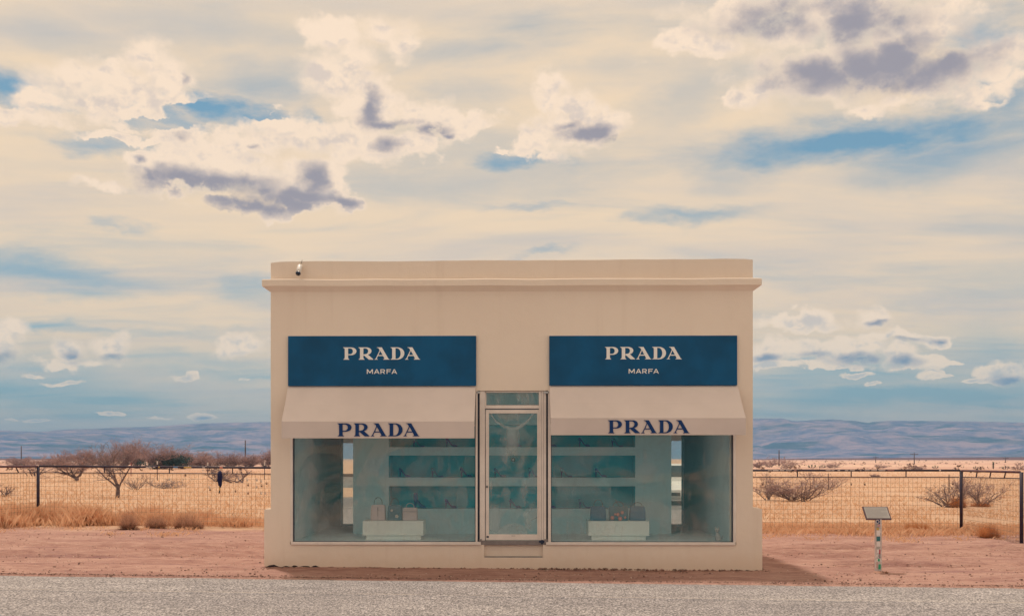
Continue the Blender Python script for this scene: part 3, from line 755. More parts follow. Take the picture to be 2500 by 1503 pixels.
MB().box(XL + 0.30, XR - 0.30, DEPTH - 0.22, DEPTH, -0.05, zc0 + 0.002).build('back_wall', M['stucco'], shop)
# low flared wall foot on both sides, tops running back
for s, x0, x1, ztp in ((-1, fx(645), XL, fz(1243)), (1, XR, fx(1861), fz(1240.5))):
    out_, in_ = (x0, x1) if s < 0 else (x1, x0)
    rings = []
    for y in (0.0602, 1.5, 3.2, DEPTH):
        e = 0.0
        pts = [(out_, y, -0.08), (in_, y, -0.08), (in_, y, ztp + 0.02), (out_ + (in_-out_)*0.2, y, ztp + 0.008 - e*0.4), (out_, y, ztp - 0.012 - e)]
        rings.append(pts if s < 0 else pts[::-1])
    MB().loft(rings).build('wall_foot', M['stucco'], shop)
# cornice: chamfered underside, slightly uneven run
def ring(o, z, rag=0.0, zr=0.0):
    x0, x1, y0, y1 = XL - o, XR + o, -o, DEPTH + o; p = []
    for i in range(40):
        x = x0 + (x1 - x0) * i / 40; e = 0 if i == 0 else 1
        p.append((x, y0 + e * rag * mnoise.noise((x * 2.3, z, 1.7)), z + e * zr * mnoise.noise((x * 1.7, 9.0, z * 0.3))))
    p += [(x1, y0, z), (x1, y1, z), (x0, y1, z)]
    return p
MB().loft([ring(0.0, zc0), ring(0.085, zc1 + 0.004, 0.004), ring(0.108, zc1 + 0.008, 0.004, 0.006), ring(0.108, zc2 - 0.012, 0.004, 0.006), ring(0.098, zc2, 0.004, 0.010), ring(-0.10, zc2 + 0.006)]).build('cornice', M['stucco'], shop)
# parapet
pz = [(XL, zc2 - 0.02), (XR, zc2 - 0.02)]
tops = []
for i in range(61):
    x = XR + (XL - XR) * i / 60
    tops.append((x, ztop + jit(x, 0.010, 0.9) + (-0.014 if i in (0, 60) else 0) + 0.012 * (x / 3.66)))
MB().prism(pz + tops, 0.001, 0.22).each('parapet', M['stucco'], shop)
b_ = MB(); b_.box(XL, XL + 0.22, 0.22, DEPTH, zc2 - 0.02, ztop - 0.012); b_.box(XR - 0.22, XR, 0.22, DEPTH, zc2 - 0.02, ztop); b_.box(XL + 0.22, XR - 0.22, DEPTH - 0.22, DEPTH, zc2 - 0.02, ztop - 0.005)
b_.each('parapet', M['stucco'], shop)
MB().box(XL + 0.1, XR - 0.1, 0.1, DEPTH - 0.1, zc0 - 0.30, zc0 - 0.05).build('roof', M['roof'], shop)

# inside shell
ZF = 0.405; ZCE = 3.02; IX0, IX1 = XL + 0.301, XR - 0.301; YB = 4.40
MB().box(IX0, IX1, 0.105, YB, 0.30, ZF).build('interior_floor', M['infloor'], shop)
MB().box(IX0, IX1, 0.221, YB, ZCE, ZCE + 0.03).build('ceiling', M['inwall'], shop)
MB().box(IX0, IX0 + 0.012, 0.222, YB, ZF, ZCE).build('interior_wall', M['inwall'], shop)
MB().box(IX1 - 0.012, IX1, 0.222, YB, ZF, ZCE).build('interior_wall', M['inwall'], shop)
MB().box(IX0, IX1, YB, YB + 0.03, ZF, ZCE).build('interior_wall', M['inwall'], shop)
# shelving block
YS = 1.66
sx = lambda p: fx(p, YS)
sz = lambda p: fz(p, YS)
blk = thing_part = bpy.data.objects.new('shelving_block', None); col.objects.link(blk); blk.parent = shop
BX0, BX1, NX0, NX1 = sx(862), sx(1639), sx(949), sx(1551)
ND = 0.38
rows = [(1241, 1186), (1165, 1111), (1090.7, 1036)]
MB().box(BX0, NX0, YS, YB - 0.002, ZF, ZCE).build('pier', M['shelfp'], blk)
MB().box(NX1, BX1, YS, YB - 0.002, ZF, ZCE).build('pier', M['shelfp'], blk)
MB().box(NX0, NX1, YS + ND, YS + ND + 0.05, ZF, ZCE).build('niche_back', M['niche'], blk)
MB().bbox(NX0 + 0.001, NX1 - 0.001, YS + 0.001, YS + ND, ZF, sz(1241), 0.002).build('base_cabinet', M['shelfp'], blk)
MB().bbox(NX0 + 0.001, NX1 - 0.001, YS + 0.001, YS + ND, sz(1186), sz(1165), 0.002).build('shelf', M['shelfp'], blk)
MB().bbox(NX0 + 0.001, NX1 - 0.001, YS + 0.001, YS + ND, sz(1111), sz(1090.7), 0.002).build('shelf', M['shelfp'], blk)
MB().bbox(NX0 + 0.001, NX1 - 0.001, YS + 0.001, YS + ND, sz(1036), ZCE, 0.002).build('top_panel', M['shelfp'], blk)
# niche sides, with the recess shade put into their colour
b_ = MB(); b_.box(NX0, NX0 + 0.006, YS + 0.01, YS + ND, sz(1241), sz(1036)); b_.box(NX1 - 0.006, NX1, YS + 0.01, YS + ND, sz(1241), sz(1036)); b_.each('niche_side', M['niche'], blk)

def wavy(x0, x1, z0, z1, y, amp, k, nx=60, nz=60, seed=0.0, bow=0.0):
    xs = np.linspace(x0, x1, nx); zs = np.linspace(z0, z1, nz)
    A, B = np.meshgrid(xs, zs, indexing='ij')
    u = (A - x0) / (x1 - x0) * 2 - 1; w = (B - z0) / (z1 - z0) * 2 - 1
    Y = y + bow * (1 - u * u) * (1 - w * w)
    Y = Y + amp * np.array([[mnoise.noise((a * k + seed, seed, c * k)) for c in zs] for a in xs]) * (1 - u ** 8) * (1 - w ** 8)
    return np.stack([A.ravel(), Y.ravel(), B.ravel()], 1), grid_faces(nx, nz)

def window_part(x_out0, x_out1, x_g0, x_g1, inner_right, label, seed):
    w = bpy.data.objects.new('display_window', None); col.objects.link(w); w.parent = shop; w['label'] = label
    zb0, zb1 = fz(1329), fz(1322)
    zt = fz(960)
    MB().bbox(fx(x_out0), fx(x_out1), -0.030, 0.10, zb0, zb1, 0.004).build('sill', M['alu'], w)
    MB().box(fx(x_g0), fx(x_g1), 0.0, 0.10, zt, z_lint - 0.002).build('frame_head', M['alu'], w)
    xo, xi = (x_out0, x_g0)
    MB().bbox(fx(x_out0 - 2 if not inner_right else x_out0 + 5), fx(x_g0), -0.012, 0.10, zb1, z_lint - 0.002, 0.004).build('frame_jamb', M['alu'], w)
    MB().bbox(fx(x_g1), fx(x_out1 + 2 if inner_right else x_out1 - 8), -0.012, 0.10, zb1, z_lint - 0.002, 0.004).build('frame_jamb', M['alu'], w)
    g = MB(); g.box(fx(x_g0), fx(x_g0 + 1.6), 0.02, 0.075, zb1, zt); g.box(fx(x_g1 - 1.6), fx(x_g1), 0.02, 0.075, zb1, zt); g.box(fx(x_g0), fx(x_g1), 0.02, 0.075, zb1, zb1 + 0.006)
    g.each('gasket', M['gasket'], w)
    v, f = wavy(fx(x_g0 + 1.2), fx(x_g1 - 1.2), zb1, zt, 0.045, 0.009, 1.1, 70, 60, seed, 0.010)
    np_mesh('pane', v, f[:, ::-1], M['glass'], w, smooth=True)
window_part(710.5, 1174, 715, 1161, False, 'display window left of the door', 1.3)
window_part(1333, 1795, 1345, 1790, True, 'display window right of the door', 6.1)
# dark slots between windows and door frame
b_ = MB(); b_.box(fx(1166), fx(1171), 0.06, 0.11, fz(1322), fz(957)); b_.box(fx(1333.5), fx(1338), 0.06, 0.11, fz(1322), fz(957)); b_.each('dark_joint', M['gasket'], shop)

# door
dr = bpy.data.objects.new('entrance_door', None); col.objects.link(dr); dr.parent = shop
dz = fz
MB().bbox(fx(1171), fx(1184), 0.02, 0.13, dz(1319), z_lint - 0.003, 0.004).each('door_jamb', M['alu'], dr)
b_ = MB(); b_.bbox(fx(1316), fx(1321.5), 0.035, 0.13, dz(1319), z_lint - 0.003, 0.003); b_.bbox(fx(1322), fx(1327), 0.028, 0.13, dz(1319), z_lint - 0.003, 0.003); b_.bbox(fx(1327.5), fx(1333.5), 0.02, 0.13, dz(1319), z_lint - 0.003, 0.003)
b_.each('door_jamb', M['alu'], dr)
MB().bbox(fx(1184.2), fx(1315.8), 0.04, 0.12, dz(996.5), dz(988), 0.003).build('transom_bar', M['alu'], dr)
b_ = MB(); b_.box(fx(1184.2), fx(1187), 0.045, 0.11, dz(988), dz(955)); b_.box(fx(1317), fx(1315.8), 0.045, 0.11, dz(988), dz(955)); b_.box(fx(1184.2), fx(1315.8), 0.045, 0.11, dz(957), dz(954)); b_.each('transom_frame', M['alu'], dr)
v, f = wavy(fx(1186.5), fx(1315.5), dz(987.5), dz(956), 0.08, 0.006, 2.0, 24, 10, 3.0); np_mesh('transom_pane', v, f[:, ::-1], M['transomglass'], dr, smooth=True)
b_ = MB(); b_.box(fx(1184), fx(1316), 0.05, 0.062, dz(998.6), dz(996.7)); b_.box(fx(1184), fx(1185.2), 0.05, 0.062, dz(1319), dz(998)); b_.box(fx(1187), fx(1316), 0.05, 0.062, dz(988.6), dz(986.8)); b_.each('door_gap', M['gasket'], dr)
leafd = bpy.data.objects.new('door_leaf', None); col.objects.link(leafd); leafd.parent = dr
b_ = MB()
b_.bbox(fx(1185.3), fx(1193.6), 0.048, 0.10, dz(1318.5), dz(999), 0.004); b_.bbox(fx(1311.8), fx(1315.8), 0.048, 0.10, dz(1318.5), dz(999), 0.003)
b_.bbox(fx(1193.6), fx(1311.8), 0.0485, 0.0995, dz(1008), dz(999), 0.003); b_.bbox(fx(1193.6), fx(1311.8), 0.0485, 0.0995, dz(1318.4), dz(1304), 0.003)
bpy.data.objects.remove(leafd)
b_.build('door_frame', M['alu'], dr)
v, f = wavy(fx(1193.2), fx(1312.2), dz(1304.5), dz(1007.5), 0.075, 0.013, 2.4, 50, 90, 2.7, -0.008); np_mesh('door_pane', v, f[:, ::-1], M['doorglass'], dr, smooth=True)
b_ = MB(); b_.tube([(fx(1188.8), 0.05, dz(1187.5)), (fx(1188.8), 0.036, dz(1187.5))], 0.017, 12); lk = b_.build('lock', M['black'], dr)
MB().tube([(fx(1188.8), 0.037, dz(1187.5)), (fx(1188.8), 0.033, dz(1187.5))], 0.008, 8).build('lock_core', M['rim'], dr)
MB().tube([(fx(1188.8), 0.049, dz(1173)), (fx(1188.8), 0.044, dz(1173))], 0.004, 8).build('screw', M['black'], dr)
MB().box(fx(1187.5), fx(1193.3), 0.044, 0.049, dz(1312), dz(1308)).build('maker_label', M['lens'], dr)
b_ = MB()
for q in (1249, 1251, 1253.5, 1256): b_.box(fx(q), fx(q + 1.3), 0.046, 0.0487, dz(1308.2), dz(1307))
b_.each('small_print', M['black'], dr)
b_ = MB(); b_.bbox(fx(1316), fx(1330), -0.012, 0.03, dz(1324), dz(1318), 0.004); b_.tube([(fx(1323), 0.01, dz(1317)), (fx(1323), 0.01, dz(1327))], 0.018, 8); b_.build('pivot_hinge', M['gasket'], dr)
b_ = MB(); b_.bbox(fx(1163), fx(1171.5), -0.012, 0.02, dz(960), dz(955), 0.003); b_.build('head_bracket', M['rim'], dr)
b_ = MB(); b_.bbox(fx(1328), fx(1341), -0.012, 0.02, dz(960), dz(955.5), 0.003); b_.build('head_bracket', M['rim'], dr)
MB().bbox(fx(1171), fx(1334), 0.004, 0.10, dz(1329.5), dz(1319.5), 0.004).build('threshold', M['sillmetal'], dr)
for a in ((1169, 1176), (1329, 1337)):
    MB().bbox(fx(a[0]), fx(a[1]), -0.02, 0.02, dz(1326), dz(1315), 0.004).build('corner_block', M['sillmetal'], dr)
# ledge of the step
b_ = MB(); b_.bbox(fx(1183), fx(1324.5), 0.008, 0.060, dz(1361.5), dz(1357.5), 0.004); b_.build('step_ledge', M['sillmetal'], shop)

# ------------------------------------------------------------------ lettering
def curve(path, n=7):
    pts = []
    for p in path:
        if len(p) == 2: pts.append(p)
        else:       # (corner, end) quarter curve
            (cx, cy), (ex, ey) = p[1], p[2]; sx0, sy0 = pts[-1]; kf = 0.56
            c1 = (sx0 + (cx - sx0) * kf, sy0 + (cy - sy0) * kf); c2 = (ex + (cx - ex) * kf, ey + (cy - ey) * kf)
            for i in range(1, n + 1):
                t = i / n; u = 1 - t
                pts.append((u**3*sx0 + 3*u*u*t*c1[0] + 3*u*t*t*c2[0] + t**3*ex, u**3*sy0 + 3*u*u*t*c1[1] + 3*u*t*t*c2[1] + t**3*ey))
    return pts
Q = lambda c, e: ('q', c, e)
footS = [(84, 14), (97, 5), (97, 0), (3, 0), (3, 5), (18, 13), (25, 30), (25, 165), (18, 183), (0, 191)]
LET = {
 'P': ([(0, 197), (125, 197), Q((210, 197), (210, 137)), Q((210, 72), (125, 72)), (78, 72), (78, 30)] + footS, [[(78, 181), (108, 181), Q((154, 181), (154, 134)), Q((154, 87), (108, 87)), (78, 87)]]),
 'R': ([(0, 197), (125, 197), Q((207, 197), (207, 140)), Q((207, 88), (148, 80)), (162, 72), (236, 6), (236, 0), (165, 0), (86, 68), (78, 62), (78, 30)] + footS, [[(78, 181), (108, 181), Q((154, 181), (154, 137)), Q((154, 88), (108, 88)), (78, 82)]]),
 'A': ([(40, 197), (117, 197), (220, 18), (230, 8), (242, 4), (242, 0), (140, 0), (140, 5), (154, 10), (157, 22), (138, 58), (56, 58), (39, 24), (41, 10), (55, 5), (55, 0), (0, 0), (0, 5), (12, 9), (22, 20), (82, 146), (74, 170), (60, 185), (40, 192)], [[(64, 73), (130, 73), (92, 142)]]),
 'D': ([(0, 197), (105, 197), Q((217, 197), (217, 100)), Q((217, 0), (105, 0)), (0, 0), (0, 5), (18, 13), (24, 30), (24, 165), (18, 183), (0, 191)], [[(77, 183), (98, 183), Q((158, 183), (158, 98)), Q((158, 14), (98, 14)), (77, 14)]]),
 'm': ([(0, 0), (0, 72), (16, 72), (48, 28), (80, 72), (96, 72), (96, 0), (83, 0), (83, 50), (48, 6), (13, 50), (13, 0)], []),
 'a': ([(0, 0), (36, 72), (52, 72), (88, 0), (73, 0), (65, 17), (23, 17), (15, 0)], [[(29, 29), (59, 29), (44, 60)]]),
 'r': ([(0, 0), (0, 72), (45, 72), Q((71, 72), (71, 49)), Q((71, 28), (50, 26)), (73, 0), (56, 0), (34, 25), (13, 25), (13, 0)], [[(13, 60), (43, 60), Q((57, 60), (57, 49)), Q((57, 37), (43, 37)), (13, 37)]]),
 'f': ([(0, 0), (0, 72), (70, 72), (70, 60), (13, 60), (13, 43), (60, 43), (60, 31), (13, 31), (13, 0)], []),
}
PR = [('P', 0), ('R', 242), ('A', 495), ('D', 752), ('A', 979)]      # total 1217 wide, 197 high
MA = [('m', 2), ('a', 115), ('r', 218), ('f', 315), ('a', 393)]      # total 478 wide, 72 high
def word(seq, tw, th, x0, x1, z0, z1, yf, depth, m, parent):
    for ch, ox in seq:
        o_, hs = LET[ch]
        tr = lambda p: (x0 + (p[0] + ox) / tw * (x1 - x0), z0 + p[1] / th * (z1 - z0))
        MB().prism([tr(p) for p in curve(o_)], yf, yf + depth, [[tr(p) for p in curve(h)] for h in hs]).build('letter', m, parent)

for (a, b2, c0, c1, wx, mx, lab) in ((703, 1162.5, 819, 941, (838, 1025.5), (895.5, 969), 'glossy navy sign board reading PRADA MARFA on the wall left of the door'),
                                     (1341, 1800, 819.5, 940.5, (1477, 1664), (1534.5, 1608), 'glossy navy sign board reading PRADA MARFA on the wall right of the door')):
    s = thing('sign_board', lab, 'sign', (0, 0, 0), 'navy sign boards over the awnings')
    yf = -0.045
    MB().bbox(fx(a, yf), fx(b2, yf), yf, -0.001, fz(c1, yf), fz(c0, yf), 0.004).build('panel', M['sign'], s)
    b_ = MB(); b_.box(fx(a, yf) + 0.002, fx(b2, yf) - 0.002, yf + 0.008, -0.002, fz(c0, yf) + 0.0005, fz(c0, yf) + 0.009); b_.build('top_trim', M['alu'], s)
    word(PR, 1217, 197, fx(wx[0], yf), fx(wx[1], yf), fz(877, yf), fz(847, yf), yf - 0.008, 0.0075, M['sign_letter'], s)
    word(MA, 478, 72, fx(mx[0], yf), fx(mx[1], yf), fz(911.7, yf), fz(900.5, yf), yf - 0.008, 0.0075, M['sign_letter'], s)

for (xa, xb, p, zt_, zm_, zb_, lx, lz, lab) in ((703.5, 1161, 0.43, 942.5, 1028, 1069, (824, 1024), (1064.3, 1032.5), 'cream canvas awning reading PRADA over the left window, hanging slightly lower'),
                                                  (1341.5, 1801, 0.52, 941.5, 1020, 1061.5, (1484, 1683), (1057, 1025.3), 'cream canvas awning reading PRADA over the right window, reaching slightly further out')):
    s = thing('awning', lab, 'awning', (0, 0, 0), 'canvas awnings over the windows')
    X0, X1 = fx(xa), fx(xb); zt0 = fz(zt_); zm = fz(zm_, -p); zb = fz(zb_, -p); th = 0.010
    n = 24; rings = []
    for i in range(n + 1):
        t = i / n; x = X0 + (X1 - X0) * t
        sag = -0.006 * math.sin(math.pi * t) + 0.003 * mnoise.noise((x * 3, 1, 2))
        rings.append([(x, -0.012, zt0 - th), (x, -p * 0.5, (zt0 + zm) / 2 - th - 0.012 + sag), (x, -p + 0.006, zm - th), (x, -p, zm), (x, -p * 0.5, (zt0 + zm) / 2 - 0.012 + sag), (x, -0.012, zt0)])
    MB().loft([r[::-1] for r in rings]).build('slope_canvas', M['awning'], s)
    rings = []
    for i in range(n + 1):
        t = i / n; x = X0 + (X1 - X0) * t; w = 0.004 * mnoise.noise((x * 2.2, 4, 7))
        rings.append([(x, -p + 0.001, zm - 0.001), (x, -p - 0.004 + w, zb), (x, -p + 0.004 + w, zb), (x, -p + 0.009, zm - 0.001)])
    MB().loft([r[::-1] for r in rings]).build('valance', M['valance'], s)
    word(PR, 1217, 197, fx(lx[0], -p), fx(lx[1], -p), fz(lz[0], -p), fz(lz[1], -p), -p - 0.0125, 0.003, M['navy_letter'], s)
    for xq in (X0 + 0.02, X1 - 0.02):
        MB().tube([(xq, -0.006, zm - 0.05), (xq, -p + 0.02, zm - 0.012)], 0.010, 8).build('support_arm', M['alu'], s)
    MB().tube([(X0 + 0.01, -p + 0.018, zm - 0.016), (X1 - 0.01, -p + 0.018, zm - 0.016)], 0.011, 8).build('front_bar', M['alu'], s)

# security camera hanging on the parapet
cx_, cz_ = at(730.5, 660, -0.10)
c = thing('security_camera', 'small white bullet camera hanging from a cable on the parapet, facing down', 'camera', (cx_, -0.10, cz_))
b_ = MB(); b_.tube([(0.006, 0.06, 0.075), (0.004, 0.03, 0.070), (-0.002, -0.01, 0.0), (-0.006, -0.045, -0.05)], [0.030, 0.037, 0.039, 0.041], 14); b_.build('housing', M['white'], c, True)
b_ = MB(); b_.tube([(-0.006, -0.0455, -0.051), (-0.008, -0.056, -0.066)], [0.0405, 0.036], 14); b_.build('lens_ring', M['lens'], c, True)
b_ = MB(); b_.tube([(-0.008, -0.0565, -0.067), (-0.0085, -0.058, -0.069)], [0.018, 0.016], 10); b_.build('lens', M['black'], c)
b_ = MB(); b_.tube([(0.004, 0.05, 0.072), (0.008, 0.06, 0.10), (0.016, 0.085, 0.135), (0.020, 0.12, ztop - cz_ + 0.02)], 0.004, 6); b_.build('cable', M['wood'], c)
b_ = MB(); b_.bbox(-0.02, 0.02, 0.058, 0.099, 0.03, 0.075, 0.004); b_.build('wall_bracket', M['white'], c)

# ------------------------------------------------------------------ things inside
for px0, px1, lab in ((836, 864, 'tall narrow mirror in the left rear corner of the shop reflecting the road'), (1637, 1664, 'tall narrow mirror in the right rear corner of the shop reflecting a white car')):
    s = thing('wall_mirror', lab, 'mirror', (0, 0, 0), 'mirrors in the rear corners')
    Ym = YS + 0.20
    zb, zt2 = fz(1278, Ym), 2.6
    sg = -1 if px0 < 1250 else 1
    xc = (fx(px0, Ym) + fx(px1, Ym)) / 2
    s.location = ((BX0 - 0.107) if sg < 0 else (BX1 + 0.107), Ym, 0); s.rotation_euler = (0, 0, -sg * R(5.0))
    wd_ = 0.095
    MB().box(-wd_, wd_, 0, 0.012, zb, zt2).build('mirror_glass', M['mirror'], s)
    e = 0.04
    b_ = MB(); b_.box(sg * wd_ + sg * 0.001, sg * (wd_ + e), -0.012, 0.03, zb - e, zt2); b_.box(-wd_, wd_, -0.012, 0.03, zb - e, zb - 0.001); b_.each('frame', M['mframe'], s)

YP = 0.36
for (a, b2, a2, b3, lab) in ((885, 1033.5, 893, 1027, 'pale green display plinth carrying two pale bags and a flowered teal bag'), (1436.5, 1585, 1444.5, 1577, 'pale green display plinth carrying two dark bags and a floral bag')):
    s = thing('display_plinth', lab, 'plinth', (0, 0, 0), 'low plinths behind the windows')
    MB().bbox(fx(a, YP), fx(b2, YP), YP, YP + 0.45, fz(1306.5, YP), fz(1271, YP), 0.003).build('top_block', M['plinth'], s)
    MB().bbox(fx(a2, YP), fx(b3, YP), YP + 0.03, YP + 0.42, ZF + 0.001, fz(1306.5, YP) - 0.001, 0.003).build('base_block', M['plinth'], s)
ZP = fz(1271, YP)

def bag(px0, px1, pyt, pyh, m, lab, taper=0.012, extra=None, hm=None, dep=0.14):
    Yb = YP + 0.12; x0, x1 = fx(px0, Yb), fx(px1, Yb); zt = fz(pyt, Yb); zh = fz(pyh, Yb); xc = (x0 + x1) / 2; hw = (x1 - x0) / 2; h = zt - ZP
    s = thing('handbag', lab, 'handbag', (xc, Yb + dep / 2, ZP + 0.001), 'handbags on the plinths')
    def rg(z, w, d, r=0.016):
        return [(-w + r, -d, z), (w - r, -d, z), (w, -d + r, z), (w, d - r, z), (w - r, d, z), (-w + r, d, z), (-w, d - r, z), (-w, -d + r, z)]
    d = dep / 2
    MB().loft([rg(0.0, hw - 0.006, d - 0.004), rg(0.008, hw, d), rg(h * 0.6, hw - taper * 0.4, d * 0.92), rg(h * 0.93, hw - taper, d * 0.62), rg(h, hw - taper - 0.008, d * 0.5)]).build('body', m, s)
    ax = hw * 0.55; pts = [(-ax, -d * 0.4, h - 0.004)]
    for i in range(1, 10):
        t = math.pi * i / 10; pts.append((-ax * math.cos(t), -d * 0.4, h + (zh - zt) * math.sin(t) ** 0.8))
    pts.append((ax, -d * 0.4, h - 0.004))
    MB().tube(pts, 0.0045, 6).build('handle', hm or M['black'], s)
    b_ = MB()
    for sx_ in (-1, 1): b_.sphere((sx_ * ax, -d * 0.4 - 0.004, h + 0.004), 0.007, 6, 4)
    b_.each('buckle', M['locks'], s)
    return s, hw, h, d
M['bagpale'] = mat('pale_pink_leather', (0.62, 0.50, 0.50), 0.5)
M['bagteal'] = mat('dark_teal_leather', (0.006, 0.14, 0.20), 0.4, var=0.2, vscale=8)
M['bagdark'] = mat('dark_textured_leather', (0.010, 0.12, 0.24), 0.5, c2=(0.04, 0.19, 0.29), vscale=40)
M['rose'] = mat('rose_print', (0.62, 0.20, 0.17), 0.6); M['rosel'] = mat('pale_rose_print', (0.75, 0.42, 0.36), 0.6)
M['leafp'] = mat('leaf_print', (0.05, 0.13, 0.11), 0.6)
s, hw, h, d = bag(904, 940.5, 1232, 1214, M['bagpale'], 'pale structured handbag with dark arched handle, leftmost of the three on its plinth')
MB().box(-0.004, 0.004, -d - 0.003, -d * 0.8, h * 0.25, h * 0.85).build('clasp_strap', M['sillmetal'], s)
s, hw, h, d = bag(945, 981.5, 1234, 1216, M['bagteal'], 'dark teal handbag with small white flowers between two pale bags')
for (fx_, fz_, r) in ((-0.045, h * 0.68, 0.022), (0.035, h * 0.28, 0.03)):
    b_ = MB()
    for k in range(5):
        a = k * 2 * math.pi / 5; b_.sphere((fx_ + r * 0.55 * math.cos(a), -d * 0.98, fz_ + r * 0.55 * math.sin(a)), (r * 0.42, 0.004, r * 0.42), 7, 4)
    f_ = b_.build('flower', M['locks'], s); MB().sphere((fx_, -d * 0.98 - 0.003, fz_), (r * 0.25, 0.004, r * 0.25), 6, 4).build('flower_centre', M['sillmetal'], f_)
s, hw, h, d = bag(982.5, 1018.5, 1239, 1228, M['bagpale'], 'pale flap handbag with short pale handle, rightmost of the three beside the teal bag', 0.004, hm=M['bagpale'])
MB().box(-hw + 0.004, hw - 0.004, -d - 0.002, -d * 0.85, h * 0.70, h * 0.72).build('flap_edge', M['sillmetal'], s)
s, hw, h, d = bag(1441.5, 1480.5, 1235, 1219, M['bagdark'], 'dark textured handbag with tall arched handle, left of the floral bag')
s, hw, h, d = bag(1488, 1533, 1236, 1224, M['bagteal'], 'dark handbag printed with pink roses, its strap standing up', -0.006)
MB().tube([(0.02, -0.03, h), (-0.02, -0.02, h + 0.05), (-0.045, -0.02, h + 0.105)], 0.004, 6).build('strap', M['black'], s)
for i, (a, b2, r) in enumerate(((-0.10, 0.045, 0.030), (-0.012, 0.095, 0.028), (0.055, 0.125, 0.026), (0.022, 0.032, 0.034), (-0.055, 0.10, 0.018), (0.10, 0.05, 0.020))):
    b_ = MB()
    for k in range(6):
        t = k * math.pi / 3 + i; b_.sphere((a + r * 0.55 * math.cos(t), -d * 0.99, b2 + r * 0.55 * math.sin(t)), (r * 0.5, 0.005, r * 0.5), 7, 4)
    f_ = b_.build('printed_rose', M['rose'], s); MB().sphere((a, -d * 0.99 - 0.004, b2), (r * 0.42, 0.004, r * 0.42), 7, 4).build('rose_heart', M['rosel'], f_)
s, hw, h, d = bag(1537.5, 1577, 1235, 1226, M['bagdark'], 'dark textured handbag with low flat handle, right of the floral bag', 0.010)

